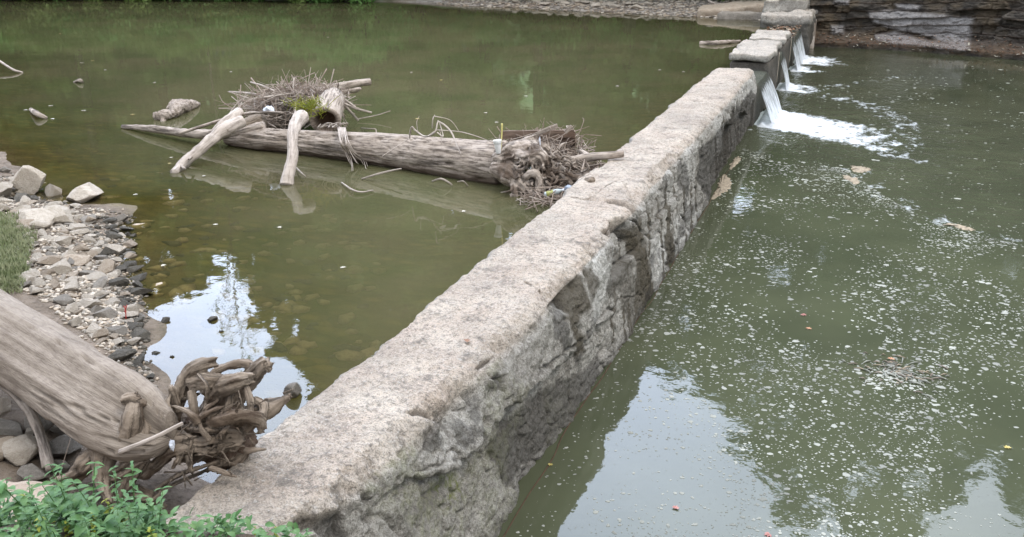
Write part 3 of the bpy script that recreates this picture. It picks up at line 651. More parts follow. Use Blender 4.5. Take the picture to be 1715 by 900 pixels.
# ------------------------------------------------------------------ waterfalls
FL = ['broad curtain of falling water beside the end of the long wall, the nearest fall', 'narrow curtain of falling water in the gap between the two flat-topped piers', 'thin curtain of falling water just beyond the second pier', 'farthest curtain of falling water beside the abutment']
for k, (a, b) in enumerate(FALLS):
    nu, nv = int((b-a)/.02), 70; u = np.linspace(a-.02, b+.02, nu)[:, None]; t = np.linspace(0, 1, nv)[None, :]
    t1 = np.clip(t/.3, 0, 1); t2 = np.clip((t-.3)/.7, 0, 1)
    x = -2.25+.5*t1+.20*t2+(.20 if k == 0 else .08)*t2*t2+0*u; z = ZU+.006-.035*t1**2-(.86)*(t2*.35+.65*t2**2)+0*u; z = np.maximum(z, -.02)
    st = fbm(np.stack([u*7+0*t, 0*u+t*.5, 0*u+0*t], -1), 4, 5+k)
    x = x+t2*.07*st+.012*t2*fbm(np.stack([u*30+0*t, t*4+0*u, 0*u+0*t], -1), 2, 9); z = z+.01*(1-t2)*st
    uu = u+0*t+.05*t2*st
    V = np.stack([x, uu, z], -1).reshape(-1, 3)
    gv = np.stack([0*x, uu*1.6, t*.25+0*u], -1).reshape(-1, 3); fo = ((ss(.02, .5, t2)*.75+.35*ss(.6, 1, t2))*(t > .28)*(.85 if k else .9)+0*u).reshape(-1)
    V -= np.array([-1.7, (a+b)/2, 0]); o = ob('waterfall', V, gridf(nu, nv), 'falling_water', attrs={'gv': gv, 'foam': fo}); o.location = (-1.7, (a+b)/2, 0)
    tag(o, FL[k], 'waterfall', 'curtains of water falling through the gaps of the dam')
    # churned foam heap at the foot
    nx, ny = 60, int((b-a+.8)/.025); X = np.linspace(-1.75, -1.62+(1.5 if k == 0 else .55), nx)[:, None]; Yq = np.linspace(a-.25, b+.3, ny)[None, :]
    s = ss(a-.22, a+.2, Yq+.0*X)*ss(b+.3, b-.15, Yq+0*X); xx = (X+1.68); fall = ss((.75 if k == 0 else .38), .0, xx+.25*fbm(np.stack([X*2+0*Yq, Yq*2+0*X, 0*X+0*Yq], -1), 3, 4))
    h = (.17 if k == 0 else .11)*s*fall*ss(-.08, .12, xx)*(.75+.6*fbm(np.stack([X*6+0*Yq, Yq*6+0*X, 0*X+0*Yq], -1), 4, 14+k))-.02
    V = np.stack([X+0*Yq, Yq+0*X-(.45 if k == 0 else .15)*xx, h], -1).reshape(-1, 3)
    tag(ob('foam', V, gridf(nx, ny), 'foam_white'), 'churned white foam at the foot of a fall', 'foam', None, 'stuff')

# ------------------------------------------------------------------ rock cliff on the right bank
base = cat_rom([(-1.7, 36.6, 0), (1.5, 36.4, 0), (5.4, 34.6, 0), (9, 32.6, 0), (16, 27.5, 0), (24, 19, 0), (32, 6, 0), (36, -8, 0)], 60)
sl_ = np.concatenate([[0], np.cumsum(np.linalg.norm(np.diff(base, axis=0), axis=1))]); ns = 620
q = np.concatenate([np.linspace(0, 12, 430), np.linspace(12.1, sl_[-1], 190)]); bx = np.interp(q, sl_, base[:, 0]); by = np.interp(q, sl_, base[:, 1])
tx, ty = np.gradient(bx), np.gradient(by); tl = np.hypot(tx, ty); nxn, nyn = -ty/tl, tx/tl      # normal away from the water
hh = np.concatenate([np.linspace(-.2, 2.2, 120), np.linspace(2.26, 6.5, 34)]); Q, H = np.meshgrid(q, hh, indexing='ij')
warp = H+.12*np.sin(Q*.6+1)+.16*fbm(np.stack([Q*.5, H*.9, 0*H], -1), 4, 2)+.05*fbm(np.stack([Q*3, H*3, 0*H], -1), 3, 22)
lay = warp/.27; li = np.floor(lay).astype(int); lf = lay-li
Qw = Q+.5*fbm(np.stack([Q*1.2, H*2.5, 0*H], -1), 3, 12)
blk = np.floor(Qw*.55+_h(li, li*0, li*0, 5)*9).astype(int); hv = _h(li, blk, li*0, 3)
blf = (Q*.42+_h(li, li*0, li*0, 5)*9) % 1
off = -.34*hv + .10*ss(.10, .0, lf)+.08*ss(.04, 0, blf) + .26*fbm(np.stack([Q*1.2, H*2.6, 0*H], -1), 6, 6, .6)
led = .75*ss(.15, .55, H)*1.0+.28*np.clip(H-.5, 0, 9)
D = led+off*ss(.3, .55, H)+.10*fbm(np.stack([Q*2, H*2, 0*H], -1), 4, 7)
V = np.stack([bx[:, None]+nxn[:, None]*D, by[:, None]+nyn[:, None]*D, H], -1)
# pale slabs from the picture: in (x,z) on the plane of the face
def pc(l): return [tuple(PX2) for PX2 in [((lambda r: (r[0]*(36.7/r[1]), CAMZ+r[2]*(36.7/r[1])))(ray(a, b))) for a, b in l]]
pp = np.stack([V[..., 0]+.1*fbm(V*2, 3, 8), V[..., 2]+.05*fbm(V*4, 3, 9)], -1); pale = np.zeros(H.shape)
for l in ([(1455, 22), (1500, 18), (1632, 30), (1616, 80), (1560, 62), (1500, 52), (1458, 40)], [(1465, 60), (1500, 55), (1560, 68), (1615, 70), (1610, 82), (1540, 76), (1470, 70)], [(1390, 45), (1412, 46), (1410, 60), (1388, 58)], [(1395, 0), (1425, 2), (1420, 10), (1395, 8)], [(1500, 8), (1545, 10), (1540, 20), (1505, 18)]):
    pale = np.maximum(pale, ss(-.06, .08, sdist(pp, pc(l))))
lit = ss(.75, .1, H)*ss(.02, .2, H)*.8+.35*(H > .5)*ss(.35, .1, lf)
dn = pale*.12
V -= np.stack([nxn[:, None]*dn, nyn[:, None]*dn, 0*dn], -1)
V_cl = V.copy()
tag(ob('cliff', V.reshape(-1, 3), gridf(len(q), len(hh)), 'cliff_rock', attrs={'pale': pale.ravel(), 'litter': lit.ravel()}), kind='structure')
q2 = np.linspace(0, 1, 14); W0 = V[:, -1]; W = W0[:, None]+np.stack([nxn[:, None]*q2*40, nyn[:, None]*q2*40, 0*q2[None]+q2[None]*9+0*nxn[:, None]], -1)
Wm = W.reshape(-1, 3); Wm[:, 2] += .5*fbm(Wm*.2, 3, 4)
tag(ob('hill', Wm, gridf(len(q), 14), 'bank_ground', attrs={'wet': 0*Wm[:, 0], 'far': 0*Wm[:, 0], 'hill': 0*Wm[:, 0]+1}), kind='structure')

# ------------------------------------------------------------------ trees (seen mirrored in both pools)
def leaf_cloud(centers, radii, per, size, seed, flat=.7):
    r = np.random.default_rng(seed); n = len(centers)*per
    c = np.repeat(np.array(centers), per, 0); rad = np.repeat(np.array(radii), per)[:, None]
    d = r.normal(size=(n, 3)); d /= np.linalg.norm(d, axis=1)[:, None]; d *= rad*r.random((n, 1))**.45; d[:, 2] *= flat
    p = c+d; s = size*(.6+.8*r.random((n, 1)))
    a = r.normal(size=(n, 3)); a /= np.linalg.norm(a, axis=1)[:, None]; b = np.cross(a, r.normal(size=(n, 3))); b /= np.linalg.norm(b, axis=1)[:, None]
    V = np.stack([p-a*s, p+b*s*.45, p+a*s, p-b*s*.45], 1).reshape(-1, 3); F = np.arange(n*4).reshape(n, 4)
    return V, F
def tree(name, h, cw, seed, leaf, base=.06, per=70, ncl=85, sparse=False):
    r = random.Random(seed); root = empty(name); t = Acc(); top = h*.93
    lean = r.uniform(-.4, .4); tr = [(0, 0, -.5), (lean*.3, .1, h*.3), (lean, .2, h*.65), (lean*1.2, 0, top)]
    t.add(*tube(tr, [h*.016+.06, h*.013, h*.008, .03], 8, 6, .08, seed)[:4][:3])
    cs = []; rs = []
    for k in range(ncl):
        f = base+(1-base)*(k+.5)/ncl; a = r.uniform(0, 6.28); prof = math.sin(math.pi*min(1, max(.04, (f-base*.6)/(1.04-base*.6)))**.9)**.7
        rad = cw*prof*r.uniform(.25, 1)**.6; z = f*h+r.uniform(-.4, .4)
        c = (lean*f+math.cos(a)*rad, math.sin(a)*rad, z); cs.append(c); rs.append(r.uniform(.55, 1.15)*cw*.30*(1.1-.45*f))
        if k % 4 == 0: t.add(*tube([(lean*f, 0, z*.86-.4), (c[0]*.5, c[1]*.5, z-.5), c], [.06*(1.2-f)+.02, .035, .012], 5, 4, 0, seed)[:3])
    t.build('trunk', 'tree_bark', root)
    V, F = leaf_cloud(cs, rs, per, .33, seed); ob('crown', V, F, leaf, root, smooth=False)
    return root
def ctree(o, loc, rz, s):
    c = o.copy(); C.objects.link(c); c.location = loc; c.rotation_euler = (0, 0, rz); c.scale = s
    for ch in o.children: d = ch.copy(); C.objects.link(d); d.parent = c
    return c
protos = [tree('tree', 20, 3.4, 3, 'tree_leaf', per=95, ncl=100), tree('tree', 20, 2.9, 5, 'tree_leaf', per=95, ncl=95), tree('tree', 20, 3.8, 9, 'tree_leaf_light', per=90, ncl=100)]
used = [0, 0, 0]
def put_tree(k, loc, rz, s, label, group):
    o = protos[k]
    if not used[k]: used[k] = 1; o.location = loc; o.rotation_euler = (0, 0, rz); o.scale = s
    else: o = ctree(o, loc, rz, s)
    return tag(o, label, 'tree', group)
def treetop(px, py, D, zw):
    r = ray(px, py); hz = math.hypot(r[0], r[1]); return r[0]/hz*D, r[1]/hz*D, (2*zw-CAMZ)+D*(-r[2]/hz)
def shore_d(px):
    r = ray(px, 450); hz = math.hypot(r[0], r[1]); D = 34
    while D < 90 and gz(r[0]/hz*D, r[1]/hz*D) < ZU+.1: D += .5
    return D
def hgt(x, y): return gz(x, y) if x < -2.3 else 6.2
UPT = [(-380, 560), (-260, 590), (-150, 540), (-60, 560), (10, 520), (75, 545), (140, 510), (205, 530), (262, 512), (318, 484), (362, 462), (462, 530), (506, 605), (550, 670), (596, 715), (645, 750), (700, 700), (760, 650), (820, 610)]
for k, (a, b) in enumerate(UPT):
    D = shore_d(a)+7+4*random.random(); x, y, zt_ = treetop(a, b, D, ZU); g_ = gz(x, y); h = max(6, zt_-g_); s = h/20
    put_tree([0, 1, 2, 1, 0][k % 5], (x, y, g_-.2), random.uniform(0, 6.28), (s*1.15, s*1.15, s), 'tall leafy tree on the far bank, seen mirrored in the still upper pool', 'trees along the far bank above the dam')
for k in range(16):                                        # second rank, lower, closes the gaps
    a = -420+k*80+random.uniform(-15, 15); b = 395+random.uniform(-25, 15) if 330 < a < 480 else 430+random.uniform(-20, 45)
    D = shore_d(a)+13+5*random.random(); x, y, zt_ = treetop(a, b, D, ZU); g_ = min(gz(x, y), 20); h = max(5, zt_-g_); s = h/20
    put_tree([2, 0, 1][k % 3], (x, y, g_-.2), random.uniform(0, 6.28), (s*1.5, s*1.5, s), 'shorter bushy tree in the rear rank of the far bank wood', 'trees in the rear rank of the far bank')
LOT = [(900, 590, 46), (965, 582, 46), (1030, 596, 45), (1085, 610, 45), (1130, 640, 44), (1185, 650, 44), (1240, 690, 43), (1290, 790, 42), (1350, 878, 40), (1420, 905, 40), (1490, 892, 40), (1545, 800, 42), (1600, 742, 43), (1650, 760, 42), (1705, 860, 40), (1770, 930, 40), (1850, 900, 40), (1950, 850, 42)]
for k, (a, b, D) in enumerate(LOT):
    x, y, zt_ = treetop(a, b, D, 0); g_ = hgt(x, y); g_ = min(g_, 7); h = max(6, zt_-g_); s = h/20
    put_tree([0, 1, 2, 0, 1][k % 5], (x, y, g_-.3), random.uniform(0, 6.28), (s*1.2, s*1.2, s), 'tall leafy tree above the rock cliff, seen mirrored in the lower pool', 'trees above the rock cliff')
# the thin sapling whose mirror image stands in the bright gap
x, y, zt_ = treetop(405, 600, shore_d(405)+4, ZU); g_ = gz(x, y)
sap = empty('sapling', (x, y, g_)); A_ = Acc(); r_ = random.Random(4); hs = zt_-g_
A_.add(*tube([(0, 0, 0), (.2, 0, hs*.5), (0, 0, hs)], [.09, .06, .015], 7, 8, .05, 1)[:3]); cs = []
for k in range(34):
    f = .35+.62*k/34; a = r_.uniform(0, 6.28); L = (1.05-f)*6+1; e_ = (math.cos(a)*L*.45, math.sin(a)*L*.45, f*hs+L*.75)
    A_.add(*tube([(.1, 0, f*hs), (e_[0]*.5, e_[1]*.5, f*hs+L*.25), e_], [.05, .035, .01], 5, 4, 0, k)[:3]); cs.append(e_)
A_.build('trunk', 'tree_bark', sap); V, F = leaf_cloud(cs, [.5]*len(cs), 14, .12, 6); ob('crown', V, F, 'tree_leaf', sap, smooth=False)
tag(sap, 'thin bare-limbed sapling mirrored in the bright patch of the upper pool', 'tree')
# bushes at the water's edge of the far bank
def bush(seed, leaf):
    root = empty('bush'); r = random.Random(seed); cs = []; rs = []
    for k in range(26): a = r.uniform(0, 6.28); q_ = r.random()**.5*1.5; cs.append((math.cos(a)*q_, math.sin(a)*q_, r.uniform(.2, 2.2)*(1-.25*q_))); rs.append(r.uniform(.4, .75))
    t = Acc()
    for k in range(6): c = cs[k]; t.add(*tube([(0, 0, -.1), (c[0]*.4, c[1]*.4, c[2]*.5), c], [.04, .03, .01], 5, 4, 0, k)[:3])
    t.build('stem', 'tree_bark', root); V, F = leaf_cloud(cs, rs, 150, .075, seed); ob('foliage', V, F, leaf, root, smooth=False); return root
bp = [bush(1, 'bush_leaf'), bush(2, 'tree_leaf_light')]; bu = [0, 0]
for k in range(84):
    t = (k/83)**1.4; x = -58+t*56; yb = np.interp(x, [q_[0] for q_ in WF[::-1]], [q_[1] for q_ in WF[::-1]]); lowset = x < -24
    y = yb+(random.uniform(.0, 1.6) if lowset else random.uniform(4.5, 8)); s = random.uniform(.8, 1.6)
    i = k % 2; loc = (x, y, gz(x, y)-.1)
    if not bu[i]: bu[i] = 1; o = bp[i]; o.location = loc; o.scale = (s,)*3
    else: o = ctree(bp[i], loc, random.uniform(0, 6), (s, s, s*random.uniform(.7, 1.2)))
    tag(o, 'green bush beside the far shore, mirrored at the top of the upper pool', 'bush', 'bushes along the far shore')
# ================================================================== OBJECTS
def zc_of(p): v = np.array(p)-np.array([0, 0, CAMZ]); f = np.array([-math.cos(PITCH)*math.sin(YAW), math.cos(PITCH)*math.cos(YAW), -math.sin(PITCH)]); return float(v@f)
def rpx(px, p): return px*zc_of(p)/FPX                     # pixels -> metres at a point
def finish(o, loc):                                         # put the origin at the thing's base
    loc = Vector(loc); o.location = loc
    if o.type == 'MESH': o.data.transform(__import__('mathutils').Matrix.Translation(-loc)); o.data.update()
    for c in o.children:
        c.data.transform(__import__('mathutils').Matrix.Translation(-loc)); c.data.update()
    return o
def rock_mesh(seed, cuts=12, sub=4, rough=.035, blunt=.64):
    import bmesh
    bm = bmesh.new(); bmesh.ops.create_icosphere(bm, subdivisions=sub, radius=1.0); V = np.array([v.co[:] for v in bm.verts]); F = [tuple(v.index for v in f.verts) for f in bm.faces]; bm.free()
    r = np.random.default_rng(seed)
    for _ in range(cuts):
        n = r.normal(size=3); n /= np.linalg.norm(n); d_ = r.uniform(.5, .85)*blunt/.75; s = V@n; over = np.clip(s-d_, 0, None); V = V-n*over[:, None]*.99
    V = V+V*(rough*fbm(V*2.5+seed, 4, seed))[:, None]+V*(.02*fbm(V*9+seed, 3, seed))[:, None]
    return V, F
# ---- foreground trunk with its root wad
tp = [P(-150, 475, 1.52), P(-40, 545, 1.50), P(62, 604, 1.47), P(158, 666, 1.46), P(215, 700, 1.45), P(250, 720, 1.44), P(285, 734, 1.43)]
trn = [rpx(66, tp[0]), rpx(66, tp[1]), rpx(64, tp[2]), rpx(63, tp[3]), rpx(62, tp[4]), rpx(52, tp[5]), rpx(26, tp[6])]
tks = tube(tp, trn, 120, 60, .0, 2)
V, F, G_, r_ = tks; V = V.copy()
ax = (tp[-1]-tp[0]); ax /= np.linalg.norm(ax)
along = (V-tp[0])@ax
perp = V-tp[0]-along[:, None]*ax
ang = np.arctan2(perp[:, 2], perp@np.cross(ax, [0, 0, 1]))
ctr = V.mean(0); nrmv = perp/np.linalg.norm(perp, axis=1)[:, None]
cc = np.stack([np.cos(ang)*2.2, np.sin(ang)*2.2, along*.45], -1)
d = .035*fbm(cc, 4, 3)+.012*fbm(cc*np.array([3, 3, 2.5]), 4, 5, .6)-.022*ss(.06, 0, np.abs(fbm(cc*np.array([1.6, 1.6, 1.0])+9, 3, 8)))*ss(.5, 2.5, along)
flare = ss(1.6, 3.1, along); d += flare*.09*np.cos(ang*3+1.1)*.6
V += nrmv*d[:, None]
driftT = empty('driftwood_log')
ob('trunk', V, F, 'trunk_wood', driftT, attrs={'gv': G_*1.2, 'rot_shade': r_})
B = 4.32
def Sp(l, r): return [S(a, b, B+dz) for a, b, dz in l], [q*B/FPX for q in r]
def tb(l, r, seg=12, sub=6, rough=.14, seed=1, **k): p_, r2 = Sp(l, r); big = max(r) > 6; return tube(p_, [q*.92 for q in r2], 30 if big else 9, 14 if big else 6, rough*.5, seed, gnarl=.42 if big else .25, **k)
W1 = [tb([(282, 706, .10), (296, 668, .02), (312, 632, 0), (334, 612, -.02), (358, 607, 0)], [20, 17, 15, 15, 10], seed=2),
      tb([(388, 690, .2), (402, 655, .15), (425, 628, .1), (446, 605, .05)], [18, 17, 17, 13], seed=3, rough=.2),
      tb([(446, 608, .05), (452, 620, .05)], [9, 5], seed=33, rough=.3),
      tb([(340, 660, .1), (356, 628, .1), (384, 613, .12), (412, 609, .12), (430, 618, .12)], [9, 8, 8, 9, 8], seed=4),
      tb([(322, 640, .0), (345, 636, -.03), (370, 640, 0), (382, 655, 0)], [15, 17, 15, 10], seed=5, rough=.35),
      tb([(352, 690, .1), (368, 655, 0), (392, 640, -.05), (420, 634, 0)], [20, 17, 16, 11], seed=6),
      tb([(392, 720, .05), (430, 692, .05), (455, 682, .05), (478, 668, .05)], [24, 18, 17, 9], seed=7, rough=.32),
      tb([(348, 709, -.12), (372, 704, -.16), (400, 697, -.12), (432, 701, -.05), (439, 717, -.02)], [6, 10, 12, 13, 9], seed=8, rough=.22),
      tb([(438, 700, -.04), (440, 680, 0), (426, 668, 0)], [9, 8, 6], seed=18, rough=.3),
      tb([(300, 745, .1), (340, 735, .05), (375, 725, .05), (405, 728, .1)], [34, 42, 44, 34], seed=9, rough=.25, seg=18),
      tb([(360, 765, .1), (390, 760, .12), (408, 750, .12)], [30, 32, 20], seed=10, rough=.3),
      tb([(240, 795, .0), (262, 778, -.05), (285, 760, -.1), (318, 750, -.12), (352, 754, -.08), (380, 748, -.03)], [13, 12, 11, 9, 8, 6], seed=11, rough=.18),
      tb([(262, 760, -.05), (300, 735, -.1), (330, 740, -.12), (360, 735, -.1)], [8, 10, 10, 6], seed=12, rough=.25),
      tb([(190, 802, -.1), (210, 792, -.12), (232, 775, -.14), (250, 770, -.12)], [6, 5, 5, 4], seed=13),
      tb([(185, 792, -.1), (206, 780, -.14), (228, 760, -.12)], [4, 5, 4], seed=14),
      tb([(262, 820, .0), (300, 795, -.04), (345, 780, -.03), (375, 770, 0)], [5, 5, 4, 4], seed=15),
      tb([(255, 838, 0), (290, 812, 0), (330, 795, .05), (360, 780, .05)], [4, 4, 4, 3], seed=16),
      tb([(214, 750, -.12), (218, 720, -.16), (222, 695, -.18), (226, 674, -.16)], [22, 19, 17, 12], seed=17, rough=.2),
      tb([(205, 672, -.17), (222, 668, -.17), (242, 676, -.15)], [8, 11, 6], seed=19, rough=.4),
      tb([(240, 700, -.10), (246, 730, -.14), (252, 760, -.12)], [14, 14, 12], seed=20, rough=.2),
      tb([(200, 715, .0), (178, 760, -.08), (172, 800, -.10), (180, 835, -.14)], [34, 24, 16, 10], seed=21, rough=.16, seg=16),
      tb([(182, 745, -.04), (150, 772, -.04), (125, 800, .0), (108, 818, -.05)], [22, 20, 15, 9], seed=22, rough=.22),
      tb([(150, 780, -.05), (118, 797, -.05), (95, 803, -.05)], [9, 7, 5], seed=23, rough=.2),
      tb([(235, 715, -.02), (228, 760, -.08), (212, 800, -.06), (202, 830, -.05)], [36, 26, 18, 12], seed=24, rough=.12, seg=18),
      tb([(250, 715, .42), (300, 712, .30), (345, 708, .2)], [46, 38, 30], seed=25, rough=.12, seg=20),
      tb([(225, 822, 0), (250, 835, .05), (275, 850, .1)], [16, 13, 8], seed=26, rough=.2),
      tb([(385, 660, 0), (380, 690, -.05), (372, 720, -.08)], [7, 7, 6], seed=27), tb([(408, 640, 0), (418, 668, -.02), (420, 690, -.03)], [6, 7, 6], seed=28),
      tb([(320, 655, -.04), (326, 690, -.06), (330, 720, -.05)], [7, 9, 8], seed=29, rough=.3), tb([(296, 690, -.02), (290, 660, -.06), (286, 648, -.08)], [8, 7, 6], seed=30, rough=.3)]
rr_ = random.Random(12)
for k in range(22):                                          # fine crossing roots
    a = rr_.uniform(285, 425); b = rr_.uniform(640, 790)-(.35*(a-350)); L = rr_.uniform(20, 60); an = rr_.uniform(-2.6, .6)
    p0 = (a, b, rr_.uniform(-.16, .05)); p1 = (a+math.cos(an)*L*.5+rr_.uniform(-8, 8), b-math.sin(an)*L*.5*-1, p0[2]-rr_.uniform(0, .05)); p2 = (p1[0]+math.cos(an+rr_.uniform(-.8, .8))*L*.5, p1[1]+math.sin(an)*L*.4, p0[2]+.04)
    W1.append(tb([p0, p1, p2], [rr_.uniform(3, 7), rr_.uniform(3, 6), 2.4], 8, 5, .25, 40+k))
for k in range(60):                                          # hair roots and splinters
    a = rr_.gauss(355, 48); b = rr_.gauss(730-(a-355)*.45, 32); L = rr_.uniform(14, 46); an = rr_.uniform(0, 6.28); z_ = rr_.uniform(-.16, .02)
    W1.append(tb([(a, b, z_), (a+math.cos(an)*L*.5+rr_.uniform(-5, 5), b+math.sin(an)*L*.5, z_-rr_.uniform(0, .04)), (a+math.cos(an)*L, b+math.sin(an)*L, z_+.02)], [2.4, 1.8, .8], seed=90+k))
V, F = rock_mesh(61, cuts=8, sub=5, rough=.25, blunt=.8); V += V*(.16*fbm(V*5, 4, 8)+.08*fbm(V*14, 3, 9))[:, None]
ob('soil_core', V*np.array([.17, .14, .15])+S(368, 726, 4.44), F, 'plank_wood', driftT, attrs={'gv': V, 'rot_shade': 0*V[:, 0]})
V, F, Gv, Rv = fused(W1, .0058, lambda t_: np.maximum(t_[3], .55*ss(.62, .8, vn(t_[0]*9+3)*.5+.5)))
ob('root_wad', V, F, 'driftwood_brown', driftT, attrs={'gv': Gv, 'rot_shade': Rv})
finish(driftT, (tp[4][0], tp[4][1], .95)); tag(driftT, 'huge grey fallen trunk, its gnarled root wad against the near end of the dam', 'driftwood log')
finish(stick('stick', [S(201, 757, 4.10), S(255, 735, 4.05), S(306, 709, 4.07)], [.012, .011, .008], 'driftwood_pale', 'straight pale stick lying across the roots of the big foreground trunk'), S(255, 735, 4.05))
# bent stick left of the trunk
bs = [G(-60, 625)+[0, 0, .22], G(0, 672)+[0, 0, .17], G(45, 712)+[0, 0, .16], G(72, 755)+[0, 0, .12], G(88, 800)+[0, 0, .05]]
o = stick('stick', bs, [.034, .032, .030, .026, .024], 'driftwood', 'bent grey branch curving down under the big trunk to the sandstone slab', 'branch', seed=4, rough=.08, seg=12, sub=12, branches=[([bs[3]+[0, 0, -.02], G(76, 795)+[0, 0, .04]], [.018, .012])]); finish(o, bs[3])
# sandstone slabs at the bottom left
def rock(name, seed, loc, dims, rz=0, tilt=(0, 0), mat='stone_pale', label=None, group=None, cat='rock', **k):
    V, F = rock_mesh(seed, **k); o = ob(name, V, F, mat); o.location = loc; o.scale = dims; o.rotation_euler = (tilt[0], tilt[1], rz); return tag(o, label, cat, group)
b0 = P(5, 850, 1.42)
V, F, q = slab_mesh(-.75, .0, -.60, .10, -.5, .0, res=.016, amp=.07, seed=5, fr=2.2, round_=.05)
V[:, 2] += .03*fbm(V*3.5, 4, 31)+.012*fbm(V*14, 3, 32)
c1 = P(108, 815, 1.30); o = ob('sandstone_slab', V, F, 'sandstone', attrs={}); o.location = (c1[0], c1[1], 1.30); o.rotation_euler = (R(-2), R(3), R(28)); tag(o, 'flat tan sandstone slab in the lower left corner below the big trunk', 'rock')
# rocks under the trunk
for k, (a, b, sx, sy, sz, sd_, m_, lb) in enumerate([(18, 722, .14, .08, .05, 3, 'stone_grey', 'grey flat stone in the hollow beneath the big trunk, above a paler block'), (40, 768, .17, .12, .09, 4, 'stone_pale', 'pale angular block next to the bent branch under the big trunk'),
        (50, 730, .05, .04, .03, 5, 'stone_pale', None), (52, 745, .05, .04, .03, 6, 'stone_tan', None), (78, 705, .18, .12, .10, 7, 'stone_grey', 'dim grey rock deep in the shade under the big trunk'), (58, 800, .09, .07, .05, 8, 'stone_grey', None), (105, 760, .12, .09, .07, 9, 'stone_grey', None), (10, 760, .10, .10, .06, 10, 'stone_tan', None), (95, 785, .08, .06, .05, 11, 'stone_pale', None), (5, 690, .12, .07, .04, 12, 'stone_tan', None), (120, 725, .14, .1, .08, 13, 'stone_grey', None)]):
    p = G(a, b); rock('rock', sd_, (p[0], p[1], p[2]+sz*.4), (sx, sy, sz), k*1.3, (.1*(k % 3-1), .12*(k % 2)), m_, lb or 'small stone in the shaded hollow under the big trunk', None if lb else 'small stones in the hollow under the trunk', 'rock' if lb else 'stone', sub=4)
# boulders of the left bank: px of centre base, width px, height px
BIG = [(50, 326, 58, 58, 'stone_pale', 21, 'largest rounded grey-buff boulder at the left shore', (.1, .2)), (138, 334, 68, 34, 'stone_pale', 22, 'wedge-shaped boulder with a sharp peak sitting in the shallow water, rightmost of the boulders', (0, -.2)),
       (92, 330, 36, 28, 'stone_pale', 23, 'small blocky boulder between the big rounded boulder and the wedge-shaped one', (0, 0)), (6, 328, 40, 38, 'stone_pale', 24, 'buff boulder cut off by the left edge beside the largest boulder', (.1, 0)),
       (103, 372, 60, 30, 'stone_pale', 25, 'broad pale flat-topped rock below the wedge-shaped boulder', (0, .1)), (65, 378, 70, 24, 'stone_pale', 26, 'long low pale rock next to the grass patch', (.1, .15)), (8, 288, 22, 12, 'stone_grey', 27, 'dark flat stone at the waterline by the left edge', (0, 0)), (22, 302, 22, 10, 'stone_pale', 28, 'small pale stone behind the largest boulder', (0, 0)),
       (126, 386, 30, 16, 'stone_pale', 29, 'pale block just right of the broad flat-topped rock', (0, 0)), (150, 372, 30, 11, 'stone_grey', 30, 'grey leaf-shaped slab at the water edge', (0, .1)), (196, 424, 28, 22, 'stone_pale', 31, 'cream block standing alone at the waterline', (0, -.1)), (180, 456, 32, 20, 'stone_tan', 32, 'dark tilted wedge stone leaning over at the waterline', (.3, .5)),
       (202, 372, 22, 16, 'stone_grey', 33, 'brownish stone standing in the shallow water near the bank', (0, 0)), (218, 430, 18, 10, 'stone_grey', 34, 'half sunk stone right of the cream block', (0, 0)), (120, 440, 50, 20, 'stone_tan', 35, 'flat tan slab in the middle of the gravel bar', (0, .1)), (80, 440, 44, 16, 'stone_tan', 36, 'flat brown slab left of the gravel bar centre', (0, 0)),
       (60, 490, 26, 14, 'stone_pale', 37, 'cream block near the grass above the trunk', (0, 0)), (108, 408, 36, 18, 'stone_pale', 38, 'pale triangular stone high on the gravel bar', (.2, 0)), (152, 400, 30, 12, 'stone_pale', 39, 'flat pale stone near the water high on the gravel bar', (0, 0)), (125, 545, 22, 18, 'stone_pale', 40, 'smooth rounded pale cobble beside the trunk', (.2, 0))]
for a, b, wp, hp, m_, sd_, lb, tl_ in BIG:
    p = G(a, b); wm = rpx(wp, p)/2; hm = rpx(hp, p)/1.9; hm_ = max(hm*.95, .02)
    rock('boulder' if wp > 33 else 'rock', sd_, (p[0], p[1], max(p[2], ZU-.03)+hm_*.55), (wm*1.36, wm*1.15, hm_*1.2), -.35+.3*math.sin(sd_), tl_, m_, lb, None, 'boulder' if wp > 33 else 'rock', sub=5)
# rocks standing in the upper pool
for a, b, wp, hp, m_, sd_, lb in [(493, 664, 34, 34, 'stone_grey', 51, 'rounded dark grey rock standing in the pool beside the near end of the dam'), (277, 538, 22, 12, 'stone_wet', 52, 'dark brown wedge-shaped stone poking out of the bright water'), (355, 536, 20, 10, 'stone_wet', 53, 'small dark domed stone alone in the bright water'),
        (249, 574, 8, 7, 'stone_wet', 54, 'tiny dark stone at the edge of the bright water'), (262, 592, 14, 6, 'stone_wet', 55, 'flat dark sliver of stone in the bright water'), (288, 598, 9, 4, 'stone_wet', 56, 'thin floating dark chip on the bright water'), (370, 556, 9, 4, 'stone_wet', 57, 'small dark chip right of the domed stone')]:
    p = P(a, b, ZU); wm = rpx(wp, p)/2*1.1; hm = rpx(hp, p)/1.9
    rock('rock', sd_, (p[0], p[1], ZU+hm*.35), (wm, wm*.9, hm), sd_*.7, (0, .1), m_, lb, None, 'rock', sub=4)
